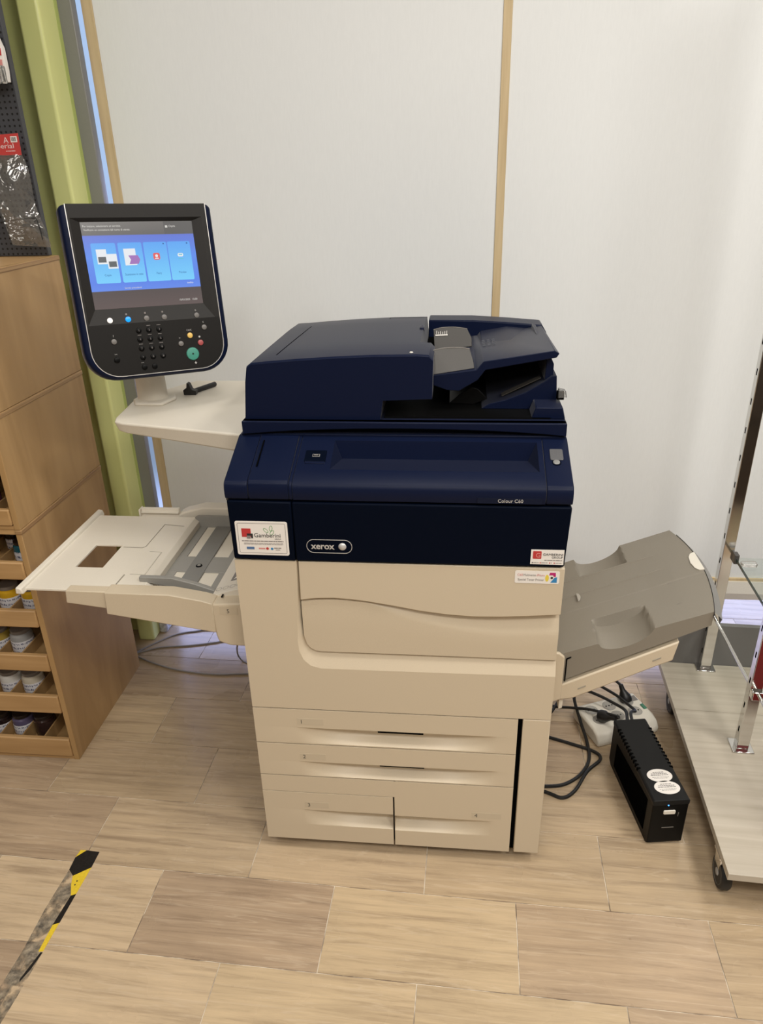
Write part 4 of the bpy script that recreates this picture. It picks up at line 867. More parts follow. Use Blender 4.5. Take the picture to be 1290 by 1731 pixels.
# ------------------------------------------------------------------ wooden paint cabinets on the left
CX1, CX0, CY0, CY1 = -0.597, -1.50, 0.2444, 0.672
TH_ = 0.015
def cabinet(label, z0, z1, trays, closed=False):
    t = thing('wooden_cabinet', label, 'cabinet', ((CX0+CX1)/2, (CY0+CY1)/2, z0), group='stacked plywood cabinets')
    MB().box(CX1-TH_, CX1, CY0, CY1, z0, z1).obj('side_panel', birch, t, bevel=0.001)
    MB().box(CX0, CX0+TH_, CY0, CY1, z0, z1).obj('side_panel', birch, t, bevel=0.001)
    MB().box(CX0+TH_, CX1-TH_, CY1-0.008, CY1, z0, z1).obj('back_panel', birch, t)
    MB().box(CX0+TH_, CX1-TH_, CY0+0.002, CY1-0.008, z1-0.012, z1).obj('top_panel', birch_f, t)
    MB().box(CX0+TH_, CX1-TH_, CY0+0.002, CY1-0.008, z0, z0+0.010).obj('bottom_panel', birch_f, t)
    MB().box(CX1-TH_-0.0005, CX1+0.0018, CY0-0.001, CY1, z1-0.011, z1-0.001).obj('edge_moulding', ply_edge, t, bevel=0.001)
    for r0, r1, divs in trays:
        d = MB().box(CX0+TH_+0.001, CX1-TH_-0.001, CY0-0.004, CY0+0.010, r0, r1).obj('tray_front', birch_f, t, bevel=0.003)
        m = MB().box(CX0+TH_+0.001, CX1-TH_-0.001, CY0+0.010, CY1-0.03, r0, r0+0.006)
        for x in divs: m.box(x-0.002, x+0.002, CY0+0.010, CY1-0.05, r0+0.006, r1-0.012)
        m.obj('tray_bottom', birch, t)
    if closed: MB().box(CX0+TH_, CX1-TH_, CY0, CY0+0.012, z0+0.010, z1-0.012).obj('front_panel', birch_f, t)
    return t
dv = [-0.615-0.0655*k for k in range(13)]
rails = [(0.012, 0.072), (0.163, 0.219), (0.301, 0.351), (0.438, 0.487), (0.577, 0.625)]
cabinet('lowest plywood cabinet, with five trays of paint jars', 0.0, 0.7115, [(a_, b_, [-0.6970-0.0645*k for k in range(12)]) for a_, b_ in rails])
cabinet('middle plywood cabinet, showing trays of purple paint bottles', 0.7125, 0.9900, [(0.7245, 0.766, dv), (0.869, 0.912, dv)])
cabinet('topmost plywood cabinet, standing under the black pegboard', 0.9910, 1.2880, [], True)

labelm = principled('jar_label', (0.70, 0.68, 0.68), 0.6)
N, L, B = nodes(labelm)
tc = N.new('ShaderNodeTexCoord'); mp = N.new('ShaderNodeMapping'); mp.inputs['Scale'].default_value = (420, 420, 150)
nz = N.new('ShaderNodeTexNoise'); nz.inputs['Scale'].default_value = 1; nz.inputs['Detail'].default_value = 3; nz.inputs['Distortion'].default_value = 1.0
sp = N.new('ShaderNodeSeparateXYZ'); wv = N.new('ShaderNodeMath'); wv.operation = 'SINE'; mu = N.new('ShaderNodeMath'); mu.operation = 'MULTIPLY'; mu.inputs[1].default_value = 520
L.new(tc.outputs['Object'], sp.inputs[0]); L.new(sp.outputs[2], mu.inputs[0]); L.new(mu.outputs[0], wv.inputs[0])
sm = N.new('ShaderNodeMath'); sm.operation = 'MULTIPLY'; sm.inputs[1].default_value = 0.12; L.new(wv.outputs[0], sm.inputs[0])
ad = N.new('ShaderNodeMath'); ad.operation = 'ADD'; L.new(nz.outputs[0], ad.inputs[0]); L.new(sm.outputs[0], ad.inputs[1])
L.new(tc.outputs['Object'], mp.inputs[0]); L.new(mp.outputs[0], nz.inputs['Vector'])
rp = N.new('ShaderNodeValToRGB'); rp.color_ramp.elements[0].position = 0.36; rp.color_ramp.elements[0].color = (0.05, 0.06, 0.13, 1); rp.color_ramp.elements[1].position = 0.43; rp.color_ramp.elements[1].color = (0.68, 0.66, 0.67, 1)
L.new(ad.outputs[0], rp.inputs[0]); L.new(rp.outputs[0], B.inputs['Base Color'])
lid_m = principled('jar_lid_clear', (0.30, 0.27, 0.24), 0.25, metal=0.3)
lid_d = principled('jar_lid_dark', (0.035, 0.025, 0.02), 0.3)
def paint(n, c): return principled('paint_'+n, c, 0.18, spec=0.6)
PC = {'cream': paint('cream', (0.62, 0.56, 0.44)), 'white': paint('white', (0.70, 0.68, 0.63)), 'yellow': paint('yellow', (0.62, 0.36, 0.02)), 'ochre': paint('ochre', (0.42, 0.30, 0.06)), 'grey': paint('grey', (0.36, 0.36, 0.35)),
      'teal': paint('teal', (0.015, 0.10, 0.13)), 'brown': paint('brown', (0.035, 0.018, 0.015)), 'purple': paint('purple', (0.11, 0.09, 0.16)), 'dark': paint('dark', (0.02, 0.012, 0.012)), 'mauve': paint('mauve', (0.10, 0.02, 0.06))}
def jar(x, y, z, col, label, r=0.0275, h=0.068, lidm=None, lab=True):
    t = thing('paint_jar', label, 'jar', (x, y, z), random.uniform(-0.5, 0.5), group='paint jars in the cabinet trays')
    MB().lathe([(0.0001, 0.0), (r*0.9, 0.0), (r, 0.004), (r, h*0.70), (r*0.97, h*0.78), (r*0.80, h*0.84), (r*0.80, h*0.88), (0.0001, h*0.88)], 20).obj('jar_body', PC[col], t, smooth=True, local=True)
    if lab: MB().lathe([(r*1.004, h*0.08), (r*1.012, h*0.09), (r*1.012, h*0.56), (r*1.004, h*0.57)], 20).obj('paper_label', labelm, t, smooth=True, local=True)
    MB().lathe([(0.0001, h*0.86), (r*0.86, h*0.86), (r*0.88, h*0.88), (r*0.88, h*0.985), (r*0.84, h), (0.0001, h)], 20).obj('lid', lidm or lid_m, t, smooth=True, local=True)
    return t
JY = CY0+0.083
r1, r2_, r3, r4, r5 = [a_+0.0065 for a_, b_ in rails]
J = [(-0.839, r1, 'dark', 'dark brown jar with white label, leftmost in the bottom tray'), (-0.7745, r1, 'purple', 'dull purple jar in the bottom tray'), (-0.710, r1, 'brown', 'dark brown unlabelled jar at the right of the bottom tray'),
     (-0.839, r2_, 'cream', 'pale jar at the left edge of the second tray from the floor'), (-0.7745, r2_, 'white', 'off-white jar in the middle of the second tray from the floor'), (-0.710, r2_, 'cream', 'cream jar at the right of the second tray from the floor'),
     (-0.7745, r3, 'ochre', 'ochre jar in the third tray from the floor'), (-0.710, r3, 'grey', 'grey jar in the third tray from the floor'),
     (-0.7745, r4, 'grey', 'pale grey jar left of the yellow jars in the fourth tray'), (-0.710, r4, 'yellow', 'yellow jar standing in the fourth tray beside the printer feed tray'), (-0.646, r4, 'yellow', 'yellow jar half hidden at the right end of the fourth tray'),
     (-0.648, r5, 'teal', 'teal jar with a white label at the right end of the fifth tray')]
for x, z, c, lb in J:
    jar(x-(0.012 if c == 'teal' else 0.019), JY, z, c, lb, r=0.0225 if c == 'teal' else 0.0290, h=0.060 if c == 'teal' else 0.070, lidm=lid_d if c in ('dark', 'brown', 'purple', 'teal') else None, lab=c not in ('brown',))
for x, z, c, lb in ((-0.645, r3, 'grey', 'small grey jar behind the grey jar in the third tray'), (-0.643, r2_, 'white', 'small white jar behind the cream jar in the second tray'), (-0.7145, r5, 'dark', 'dark jar in shade behind the teal jar')):
    jar(x-0.01, JY+0.068, z, c, lb, r=0.021, h=0.06)
for x, y, z, c, lb in ((-0.643, JY-0.006, 0.7315, 'mauve', 'purple bottle with white label at the right end of the middle cabinet tray'), (-0.700, JY+0.0, 0.7315, 'mauve', 'purple bottle left of the labelled one in the middle cabinet tray'), (-0.650, JY+0.045, 0.7315, 'mauve', 'purple bottle in the second row of the middle cabinet tray'), (-0.640, JY+0.03, 0.8760, 'white', 'white jar in the upper tray of the middle cabinet')):
    jar(x, y, z, c, lb, r=0.016, h=0.072, lidm=lid_d, lab=(y < JY))

# ------------------------------------------------------------------ pegboard and what hangs on it
peg = MB().box(-1.50, -0.6125, 0.652, 0.670, 1.289, 2.20).obj('pegboard', pegm, bevel=0.001)
tag(peg, 'black perforated pegboard standing on the top wooden cabinet', 'pegboard')
def hook(x, z, l, label):
    o = MB().tube([(x, 0.652, z), (x, 0.652-l*0.7, z), (x, 0.652-l, z+0.004), (x, 0.652-l-0.004, z+0.022), (x, 0.652-l, z+0.030)], 0.0017, 6, 5).obj('wire_hook', chrome, smooth=True)
    return tag(o, label, 'hook')
hook(-0.662, 1.5640, 0.055, 'bent wire hook carrying the red-topped plastic bag')
hook(-0.668, 1.7820, 0.045, 'wire hook carrying the white carded pack')
bag = thing('plastic_bag', 'crinkled clear plastic bag with red header card hanging on pegboard', 'bag', (-0.65, 0.615, 1.31))
ch = MB().prism([(-0.716, 1.5190), (-0.6085, 1.5180), (-0.6070, 1.5640), (-0.716, 1.5600)], 'y', 0.6150, 0.6160).obj('header_card', principled('card_red', (0.50, 0.055, 0.05), 0.35), bag)
MH = frameM((0, 0.6148, 0), (1, 0, 0), (0, 0, 1))
cw = principled('card_print', (0.75, 0.62, 0.60), 0.4)
text('lettering', 'amperial', MH, -0.690, 1.5330, 0.015, cw, ch, width=0.066, ext=0.0001)
text('lettering', 'A', MH, -0.646, 1.5440, 0.018, cw, ch, ext=0.0001)
bc = MB().prism([(-0.628, 1.5450), (-0.6120, 1.5455), (-0.6115, 1.5580), (-0.6275, 1.5580)], 'y', 0.6145, 0.6150).obj('barcode_patch', paper, ch)
m = MB()
for k in range(6): m.prism([(-0.6255+k*0.0020, 1.5475), (-0.6245+k*0.0020, 1.5475), (-0.6245+k*0.0020, 1.5560), (-0.6255+k*0.0020, 1.5560)], 'y', 0.6142, 0.6146)
m.obj('barcode_bars', ink, ch); dashes(-0.645, -0.622, 1.5265, 0.0014, cw, ch, 0.6149, 21)
rnd = random.Random(4)
rowsF = []; rowsB = []
NZ, NX = 22, 12
for i in range(NZ+1):
    t = i/NZ; z = 1.520 - 0.205*t
    xl = -0.720 + 0.040*t; xr = -0.6085 + 0.022*t**0.8 + (0.004*math.sin(t*9))
    if t > 0.93: xr += 0.004
    f_ = []; b_ = []
    for j in range(NX+1):
        s = j/NX; x = xl + (xr-xl)*s
        bulge = 0.030*math.sin(math.pi*min(1, max(0, s)))**0.6*math.sin(math.pi*min(t*1.05, 1))**0.5
        wr = 0.0035*(rnd.random()-0.5) if 0 < j < NX else 0
        f_.append((x, 0.615 - bulge*0.95 + wr, z - 0.006*(s-0.5)*t)); b_.append((x, 0.6165 + bulge*0.8 + wr*0.4, z - 0.006*(s-0.5)*t))
    rowsF.append(f_); rowsB.append(b_)
m = MB().grid(rowsF); m.grid(rowsB)
m.obj('bag_film', film, bag, smooth=True)
wires = principled('wire_dark', (0.03, 0.03, 0.03), 0.3, metal=0.5)
MB().tube([(-0.690, 0.600, 1.372), (-0.610, 0.600, 1.380), (-0.5965, 0.603, 1.374), (-0.5945, 0.606, 1.330)], 0.0011, 6, 5).obj('seam_wire', wires, bag, smooth=True)
wp = thing('carded_pack', 'white carded pack with small prints hanging above the red-topped bag', 'pack', (-0.65, 0.63, 1.66))
MB().prism([(-0.72, 1.668), (-0.6080, 1.668), (-0.6060, 1.690), (-0.6060, 1.735), (-0.6175, 1.770), (-0.72, 1.775)], 'y', 0.620, 0.634).obj('card', paper, wp, bevel=0.001)
for k, (x, z, c_) in enumerate(((-0.622, 1.752, ink_green), (-0.616, 1.728, ink_red), (-0.618, 1.706, ink_pink), (-0.625, 1.735, ink_yel))):
    MB().prism([(x-0.007, z-0.007), (x+0.006, z-0.008), (x+0.007, z+0.006), (x-0.006, z+0.007)], 'y', 0.6190, 0.6202).obj('print_patch', c_, wp)
for k in range(4): MB().box(-0.660+k*0.014, -0.649+k*0.014, 0.609, 0.620, 1.664, 1.700).obj('blister', clear, wp, bevel=0.003)
tg = MB().prism([(-0.760, 1.300), (-0.742, 1.300), (-0.745, 1.345), (-0.760, 1.352)], 'y', 0.64, 0.652).obj('white_tag', paper, bevel=0.001)
tag(tg, 'small white card at the foot of the pegboard, left of the bag', 'tag')

# ------------------------------------------------------------------ hazard tape worn on the floor
tp = thing('hazard_tape', 'worn yellow and black hazard tape strip stuck on the stone floor', 'tape', (-0.43, -0.25, 0))
ty = fine('tape_yellow', (0.74, 0.53, 0.035), 0.4, nscale=200); tk = fine('tape_black', (0.012, 0.012, 0.012), 0.35, amt=0.3, nscale=200)
def tape(poly, mat, name, z=0.0009): return MB().prism(poly, 'z', 0.0001, z).obj(name, mat, tp)
tape([(-0.4530, -0.0450), (-0.4380, -0.0450), (-0.4560, -0.0660)], ty, 'yellow_stripe')
tape([(-0.4380, -0.0450), (-0.4050, -0.0470), (-0.4050, -0.0900), (-0.4380, -0.1150), (-0.4545, -0.1000), (-0.4560, -0.0660)], tk, 'black_stripe')
tape([(-0.4050, -0.0905), (-0.4080, -0.1600), (-0.4180, -0.1650), (-0.4310, -0.1370), (-0.4380, -0.1155)], ty, 'yellow_stripe')
tape([(-0.4080, -0.1605), (-0.4110, -0.2300), (-0.4235, -0.2360), (-0.4180, -0.1655)], tk, 'black_stripe')
tape([(-0.4115, -0.2305), (-0.4140, -0.2950), (-0.4235, -0.2965), (-0.4235, -0.2365)], ty, 'yellow_stripe')
m = MB()
for y in (-0.128, -0.138): m.prism(circ(-0.4215, y, 0.0018, 8), 'z', 0.0008, 0.0012)
m.obj('tape_spots', ink, tp)
tape([(-0.4385, -0.1155), (-0.4545, -0.1005), (-0.4600, -0.2000), (-0.4580, -0.3000), (-0.4640, -0.3900), (-0.4680, -0.470), (-0.4250, -0.470), (-0.4180, -0.3900), (-0.4140, -0.2970), (-0.4240, -0.2970), (-0.4240, -0.2350), (-0.4185, -0.1655), (-0.4315, -0.1370)], residue, 'adhesive_residue', 0.0005)
tape([(-0.4180, -0.2975), (-0.4135, -0.2975), (-0.4200, -0.335), (-0.4290, -0.360), (-0.4310, -0.355)], tk, 'black_stripe')

# ------------------------------------------------------------------ backup power unit
UA = math.radians(8.2)
up_ = thing('backup_power_unit', 'black backup power unit with two round white stickers on the floor', 'power unit', (0.892, 0.072, 0), UA)
def ub(name, mb, mat, bevel=0.0, **k): return mb.obj(name, mat, up_, bevel=bevel, local=True, **k)
ub('case', MB().prism([(0.010, 0.0), (0.258, 0.0), (0.274, 0.012), (0.274, 0.1405), (0.0, 0.1405), (0.0, 0.1250), (0.0, 0.008)], 'x', 0.003, 0.087), black, 0.003)
ub('top_cover', MB().prism([(0.003, 0.126), (0.087, 0.126), (0.0885, 0.1375), (0.0845, 0.1412), (0.0055, 0.1412), (0.0015, 0.1375)], 'y', -0.0005, 0.2745), fine('cover_black', (0.010, 0.010, 0.010), 0.5, amt=0.1, spec=0.2), 0.0015)
ub('side_recess', MB().prism([(0.030, 0.02), (0.235, 0.02), (0.235, 0.095), (0.030, 0.115)], 'x', 0.0020, 0.0034), dark)
for s_, xx in ((0, 0.0055), (1, 0.0845)):
    for k in range(12):
        y = 0.100 + k*0.0122
        ub('vent_slot', MB().box(xx-0.0042, xx+0.0042, y, y+0.0055, 0.1330, 0.14135), dark)
for cy_, cx_, lb in ((0.0755, 0.0455, 'round white sticker nearer the vents'), (0.0380, 0.0487, 'round white sticker nearer the front')):
    sx = ub('sticker', MB().prism([(cx_+0.030*math.cos(2*math.pi*k/28), cy_+0.0205*math.sin(2*math.pi*k/28)) for k in range(28)], 'z', 0.1410, 0.1418), paper); sx['label'] = lb
    for q, (dz, w_) in enumerate(((0.009, 0.013), (0.0045, 0.019), (0.0, 0.021), (-0.006, 0.020), (-0.0095, 0.016))):
        rr = random.Random(q+int(cy_*1000)); m = MB(); x = cx_-w_
        while x < cx_+w_:
            l = rr.uniform(0.002, 0.007); m.prism([(x, cy_+dz), (min(x+l, cx_+w_), cy_+dz), (min(x+l, cx_+w_), cy_+dz+(0.0022 if q < 3 else 0.0011)), (x, cy_+dz+(0.0022 if q < 3 else 0.0011))], 'z', 0.1417, 0.1420); x += l+0.001
        m.obj('print_line', ink_grey, sx, local=True)
ub('indicator_light', MB().lathe([(0.0001, -0.0012), (0.0016, -0.001), (0.0022, 0.001)], 12, (0.0388, 0.0, 0.1260), 'y'), emis('led_blue', (0.05, 0.25, 1.0), 4.0), smooth=True)
ub('power_button', MB().prism(rrect(0.0295, 0.0575, 0.0990, 0.1105, 0.003), 'y', -0.0025, 0.001), white_p, 0.001)
ub('front_line', MB().box(0.0320, 0.0600, -0.0008, 0.001, 0.0545, 0.0565), guide_edge)
ub('front_mark', MB().prism([(0.0645, 0.090), (0.0655, 0.090), (0.0665, 0.102), (0.0650, 0.102)], 'y', -0.0008, 0.001), guide_edge)

# ------------------------------------------------------------------ power strip
SA = math.radians(23)
ps = thing('power_strip', 'chunky white six-socket power strip on the floor by the wall', 'power strip', (0.8975, 0.4950, 0), SA)
def psb(name, mb, mat, bevel=0.0, **k): return mb.obj(name, mat, ps, bevel=bevel, local=True, **k)
psb('strip_body', MB().prism([(-0.072, 0.0), (0.062, 0.0), (0.064, 0.030), (0.056, 0.044), (-0.040, 0.044), (-0.062, 0.036), (-0.074, 0.018)], 'x', -0.098, 0.098), white_p, 0.006)
sock = fine('socket_grey', (0.42, 0.40, 0.36), 0.5)
for a_ in range(3):
    for b_ in range(2):
        cx_, cy_ = -0.061+a_*0.0585, -0.0160+b_*0.0435
        m = MB(); n = 24
        oc = circ(cx_, cy_, 0.0195, n); ic = circ(cx_, cy_, 0.0185, n); bc_ = circ(cx_, cy_, 0.0178, n)
        m.add([(x, y, 0.0443) for x, y in oc] + [(x, y, 0.0453) for x, y in ic] + [(x, y, 0.0446) for x, y in bc_], [(i, (i+1) % n, n+(i+1) % n, n+i) for i in range(n)] + [(n+i, n+(i+1) % n, 2*n+(i+1) % n, 2*n+i) for i in range(n)] + [tuple(range(2*n, 3*n))])
        so = psb('socket', m, sock)
        for dx in (-0.0095, 0.0, 0.0095):
            MB().lathe([(0.0001, 0.0452), (0.0022, 0.0452), (0.0022, 0.0440), (0.0001, 0.0440)], 10, (cx_+dx, cy_, 0)).obj('socket_hole', dark, so, local=True)
psb('switch', MB().box(0.083, 0.093, -0.018, 0.002, 0.043, 0.0475), fine('switch_green', (0.05, 0.20, 0.12), 0.3), 0.001)
psb('rating_label', MB().box(0.066, 0.092, 0.022, 0.044, 0.0438, 0.0446), ink_grey)
R_s = Matrix.Translation((0.8975, 0.4950, 0)) @ Matrix.Rotation(SA, 4, 'Z')
def socket_pos(a_, b_): return R_s @ Vector((-0.061+a_*0.0585, -0.0160+b_*0.0435, 0.045))

# ------------------------------------------------------------------ cables
def cable(name, label, pts, r, mat, plug=None, cat='cable'):
    t = thing(name, label, cat, (pts[len(pts)//2][0], pts[len(pts)//2][1], 0))
    MB().tube(pts, r, 8, 6).obj('cord', mat, t, smooth=True)
    if plug is not None:
        p, tilt = plug
        M = Matrix.Translation(p) @ tilt
        MB().lathe([(0.0001, 0.0), (0.0165, 0.0), (0.0175, 0.004), (0.0170, 0.016), (0.0120, 0.026), (0.0075, 0.036), (0.0065, 0.052), (0.0001, 0.053)], 18).obj('plug', cable_blk, t, smooth=True, M=M)
    return t
q1 = socket_pos(2, 1); q2 = socket_pos(0, 0)
T1 = Matrix.Rotation(math.radians(-22), 4, 'Y') @ Matrix.Rotation(math.radians(-20), 4, 'X'); e1 = Matrix.Translation(q1) @ T1 @ Vector((0, 0, 0.050))
T2 = Matrix.Rotation(math.radians(60), 4, 'Y') @ Matrix.Rotation(math.radians(40), 4, 'X'); q2u = q2 + Vector((0, 0, 0.014)); e2 = Matrix.Translation(q2u) @ T2 @ Vector((0, 0, 0.050))
cable('power_cable', 'black power cable with its plug standing in the back row of the power strip', [tuple(e1), (e1.x-0.015, e1.y+0.03, 0.085), (0.885, 0.640, 0.060), (0.800, 0.655, 0.012), (0.70, 0.640, 0.006)], 0.0042, cable_blk, (q1, T1))
cable('power_cable', 'black power cable plugged in the front socket of the power strip behind the power unit', [(0.60, 0.645, 0.006), (0.715, 0.555, 0.010), (0.775, 0.508, 0.040), (0.820, 0.480, 0.060), tuple(e2 + Vector((0.004, 0.0, 0.008))), tuple(e2)], 0.0042, cable_blk, (q2u, T2))
cable('power_cable', 'black cable looping over the power strip into the back of the power unit', [(0.62, 0.235, 0.0045), (0.685, 0.236, 0.0045), (0.730, 0.248, 0.0045), (0.773, 0.284, 0.0045), (0.803, 0.338, 0.0045), (0.808, 0.400, 0.008), (0.796, 0.470, 0.030), (0.786, 0.535, 0.060), (0.806, 0.545, 0.078), (0.850, 0.520, 0.080), (0.892, 0.490, 0.076), (0.915, 0.460, 0.078), (0.912, 0.420, 0.080), (0.903, 0.350, 0.080)], 0.0046, cable_blk)
cable('power_cable', 'black cable lying in a loose loop on the floor right of the printer', [(0.62, 0.452, 0.0045), (0.711, 0.418, 0.0045), (0.766, 0.397, 0.0045), (0.822, 0.372, 0.0045), (0.834, 0.343, 0.0045), (0.790, 0.287, 0.0135), (0.751, 0.227, 0.0045), (0.716, 0.200, 0.0045), (0.678, 0.215, 0.0045), (0.60, 0.245, 0.0045)], 0.0046, cable_blk)
cable('power_cable', 'black cable crossing behind the printer towards the power strip', [(0.60, 0.470, 0.005), (0.700, 0.500, 0.008), (0.740, 0.545, 0.020), (0.780, 0.600, 0.060), (0.84, 0.585, 0.075), (0.90, 0.545, 0.068), (0.930, 0.505, 0.066), (0.945, 0.470, 0.070), (0.925, 0.440, 0.085), (0.918, 0.350, 0.092)], 0.0044, cable_blk)
for pts, lb in (([(-0.635, 0.735, 0.003), (-0.624, 0.755, 0.003), (-0.590, 0.797, 0.003), (-0.538, 0.849, 0.003), (-0.475, 0.874, 0.003), (-0.400, 0.885, 0.003), (-0.10, 0.87, 0.003)], 'grey cable curving along the floor, furthest back at the left'),
                ([(-0.640, 0.728, 0.003), (-0.610, 0.748, 0.003), (-0.562, 0.772, 0.003), (-0.464, 0.789, 0.003), (-0.382, 0.812, 0.003), (-0.335, 0.826, 0.003), (-0.10, 0.85, 0.003)], 'grey cable curving along the floor, in the middle of the bundle'),
                ([(-0.640, 0.722, 0.003), (-0.600, 0.705, 0.003), (-0.568, 0.689, 0.003), (-0.488, 0.660, 0.003), (-0.397, 0.642, 0.003), (-0.312, 0.639, 0.003), (-0.226, 0.648, 0.003), (0.06, 0.66, 0.003)], 'grey cable curving along the floor, nearest the viewer at the left')):
    cable('data_cable', lb, pts, 0.0026, cable_gry)
cable('data_cable', 'short grey cable hanging from under the feed tray to the floor', [(-0.20, 0.60, 0.30), (-0.245, 0.66, 0.14), (-0.270, 0.70, 0.05), (-0.262, 0.715, 0.004), (-0.225, 0.70, 0.003), (-0.10, 0.68, 0.003)], 0.0026, cable_gry)

# ------------------------------------------------------------------ display cart on the right
ca = thing('display_cart', 'chrome-posted display cart with pale wood deck on black casters', 'cart', (1.45, 0.28, 0), math.radians(-2.7))
CR = (Matrix.Translation((1.45, 0.28, 0)) @ Matrix.Rotation(math.radians(-2.7), 4, 'Z')).inverted()
def cl(x, y): v = CR @ Vector((x, y, 0)); return v.x, v.y
def cb_(name, mb, mat, bevel=0.0, parent=None, **k): return mb.obj(name, mat, parent or ca, bevel=bevel, local=True, **k)
xl = cl(1.012, -0.090)[0]; yf = cl(1.012, -0.090)[1]; yb = cl(1.047, 0.646)[1]; ysm = cl(1.0354, 0.432)[1]
DZ = 0.115
cb_('deck_board', MB().box(xl, xl+0.95, yf, ysm-0.0006, DZ-0.018, DZ), deckm, 0.0008)
cb_('deck_board', MB().box(xl, xl+0.95, ysm+0.0006, yb, DZ-0.018, DZ), deckm, 0.0008)
cb_('back_board', MB().box(xl+0.01, xl+0.95, yb+0.001, yb+0.017, DZ-0.03, 0.252), greyboard, 0.001)
def caster(x, y):
    o = cb_('caster', MB().box(x-0.020, x+0.020, y-0.020, y+0.020, DZ-0.022, DZ-0.018).prism([(y-0.016, 0.060), (y+0.016, 0.060), (y+0.018, DZ-0.020), (y-0.018, DZ-0.020)], 'x', x-0.016, x-0.013).prism([(y-0.016, 0.060), (y+0.016, 0.060), (y+0.018, DZ-0.020), (y-0.018, DZ-0.020)], 'x', x+0.013, x+0.016), chrome)
    z = 0.0375
    cb_('tyre', MB().lathe([(0.026, -0.011), (0.034, -0.011), (0.0375, -0.006), (0.0375, 0.006), (0.034, 0.011), (0.026, 0.011)], 28, (x, y, z), 'x'), rubber, parent=o, smooth=True)
    cb_('hub', MB().lathe([(0.0001, -0.0125), (0.008, -0.0125), (0.010, -0.009), (0.024, -0.009), (0.027, -0.0112), (0.027, 0.0112), (0.0001, 0.0125)], 24, (x, y, z), 'x'), fine('hub_grey', (0.42, 0.41, 0.39), 0.4), parent=o, smooth=True)
fx, fy = cl(1.034, -0.020); caster(fx, fy)
bx_, by_ = cl(1.075, 0.560); caster(bx_, by_)
caster(xl+0.90, fy); caster(xl+0.90, by_)
def post(x, y, h):
    w = 0.0145
    o = cb_('post', MB().box(x-w, x+w, y-w*0.85, y+w*0.85, DZ+0.004, h), chrome, 0.0015)
    cb_('foot_plate', MB().box(x-0.026, x+0.026, y-0.026, y+0.026, DZ, DZ+0.004), chrome, 0.0015, parent=o)
    for k in range(int((h-0.2)/0.075)):
        cb_('slot', MB().box(x-w-0.0003, x-w+0.001, y-0.0028, y+0.0028, 0.165+k*0.075, 0.181+k*0.075), dark, parent=o)
    return o
pfx, pfy = cl(1.164, 0.296); pbx, pby = cl(1.171, 0.628)
post(pfx, pfy, 2.05); post(pbx, pby, 2.05); post(pfx+0.62, pfy, 2.05); post(pbx+0.62, pby, 2.05)
cb_('cross_rod', MB().tube([(pbx, pby, 0.290), (pfx, pfy, 0.290)], 0.0045, 10, 0), chrome, smooth=True)
cb_('side_rod', MB().tube([(pfx+0.008, pfy-0.012, 0.290), (pfx+0.008, pfy-0.24, 0.290)], 0.0045, 10, 0), chrome, smooth=True)
cb_('rod_bracket', MB().box(pfx-0.010, pfx+0.018, pfy-0.022, pfy-0.010, 0.278, 0.302), chrome, 0.002)
cb_('shelf_bracket', MB().box(pbx+0.012, pbx+0.024, pby-0.030, pby-0.006, 0.478, 0.505), fine('bracket_dark', (0.06, 0.055, 0.05), 0.35), 0.001)
cb_('shelf_bracket', MB().box(pfx+0.012, pfx+0.024, pfy-0.030, pfy-0.006, 0.455, 0.478), fine('bracket_dark2', (0.06, 0.055, 0.05), 0.35), 0.001)
gs = thing('glass_shelf', 'clear glass shelf with dark edge between the chrome cart posts', 'shelf', (1.45, 0.45, 0.49), math.radians(-2.7))
gx, gy = CR @ Vector((1.45, 0.45, 0)), None
gl0 = pbx+0.018; ox, oy = (CR @ Vector((1.45, 0.45, 0))).x, (CR @ Vector((1.45, 0.45, 0))).y
MB().box(gl0-ox, gl0+0.55-ox, pfy-0.03-oy, pby-0.02-oy, -0.004, 0.004).obj('pane', glass, gs, local=True)
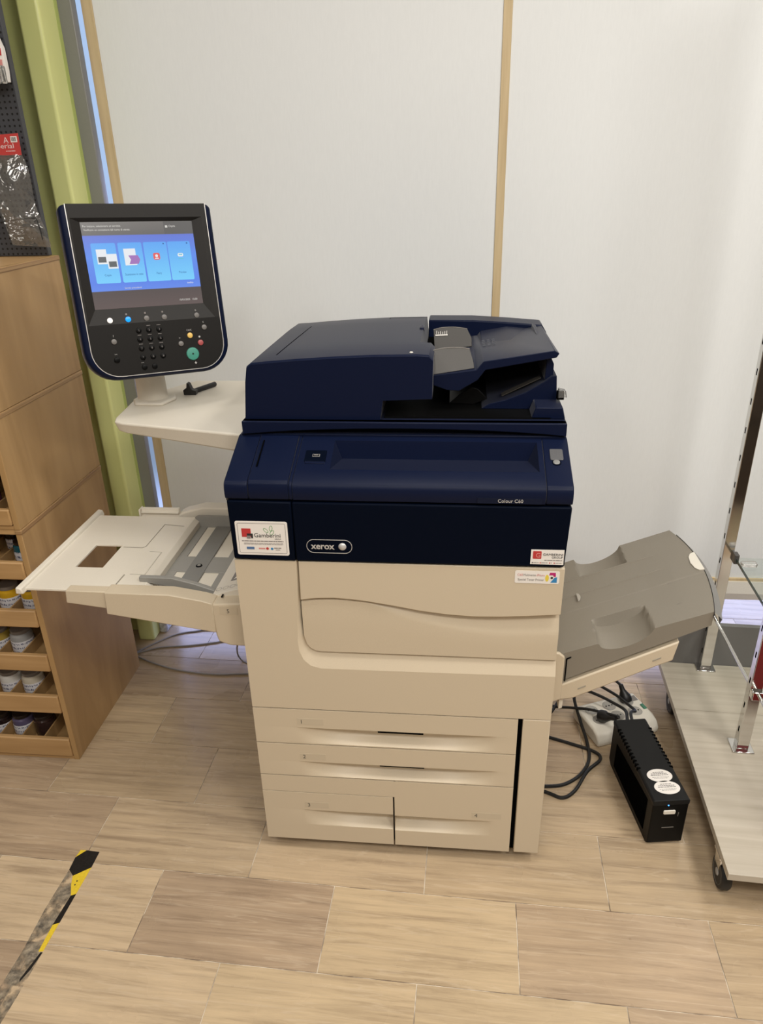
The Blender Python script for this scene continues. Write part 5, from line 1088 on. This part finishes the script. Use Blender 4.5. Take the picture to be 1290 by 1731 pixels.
MB().box(gl0-0.0012-ox, gl0-ox, pfy-0.03-oy, pby-0.02-oy, -0.004, 0.004).obj('pane_edge', glass_edge, gs, local=True)
gpx, gpy = 1.199, 0.555
pk = MB().prism(rrect(-0.020, 0.020, -0.010, 0.010, 0.005), 'z', 0.0, 0.010).obj('clear_packet', clear, bevel=0.002); pk.location = (1.205, 0.560, 0.4945)
tag(pk, 'small clear plastic packet lying on the glass shelf corner', 'packet')
rb = thing('red_box', 'red cardboard box standing on the cart deck, seen mirrored in the chrome post', 'box', (1.255, 0.02, DZ))
MB().box(1.202, 1.308, -0.035, 0.072, DZ, DZ+0.27).obj('carton', redm, rb, bevel=0.002)
MB().box(1.200, 1.310, -0.037, 0.074, DZ+0.235, DZ+0.275).obj('carton_lid', redm, rb, bevel=0.002)

# ------------------------------------------------------------------ small black lever left on the side shelf
lv = thing('plastic_lever', 'small black plastic lever lying on the cream side shelf', 'lever', (-0.205, 0.50, 0.980))
MB().tube([(-0.214, 0.478, 0.9865), (-0.182, 0.545, 0.9865)], 0.0062, 10, 0).obj('handle', rubber, lv, bevel=0.001)
MB().prism([(-0.236, 0.9802), (-0.206, 0.9802), (-0.205, 0.990), (-0.216, 0.994), (-0.221, 1.008), (-0.226, 1.010), (-0.228, 0.998), (-0.237, 0.992)], 'y', 0.464, 0.480).obj('head', rubber, lv, bevel=0.001)

# unseen dark shelving right of the viewer, added to darken the chrome posts' reflections
sv = thing('unseen_shelving', 'unseen dark brown shelving unit added to darken the chrome posts', 'shelving', (1.86, -1.05, 0))
dkw = principled('dark_wood', (0.045, 0.030, 0.020), 0.5)
for x in (1.42, 2.28): MB().box(x, x+0.02, -1.25, -0.85, 0, 1.12).obj('side_panel', dkw, sv, bevel=0.001)
for z in (0.05, 0.40, 0.75, 1.10): MB().box(1.44, 2.28, -1.25, -0.85, z, z+0.02).obj('shelf_board', dkw, sv, bevel=0.001)
MB().box(1.44, 2.28, -0.86, -0.85, 0.0, 1.12).obj('back_panel', dkw, sv)
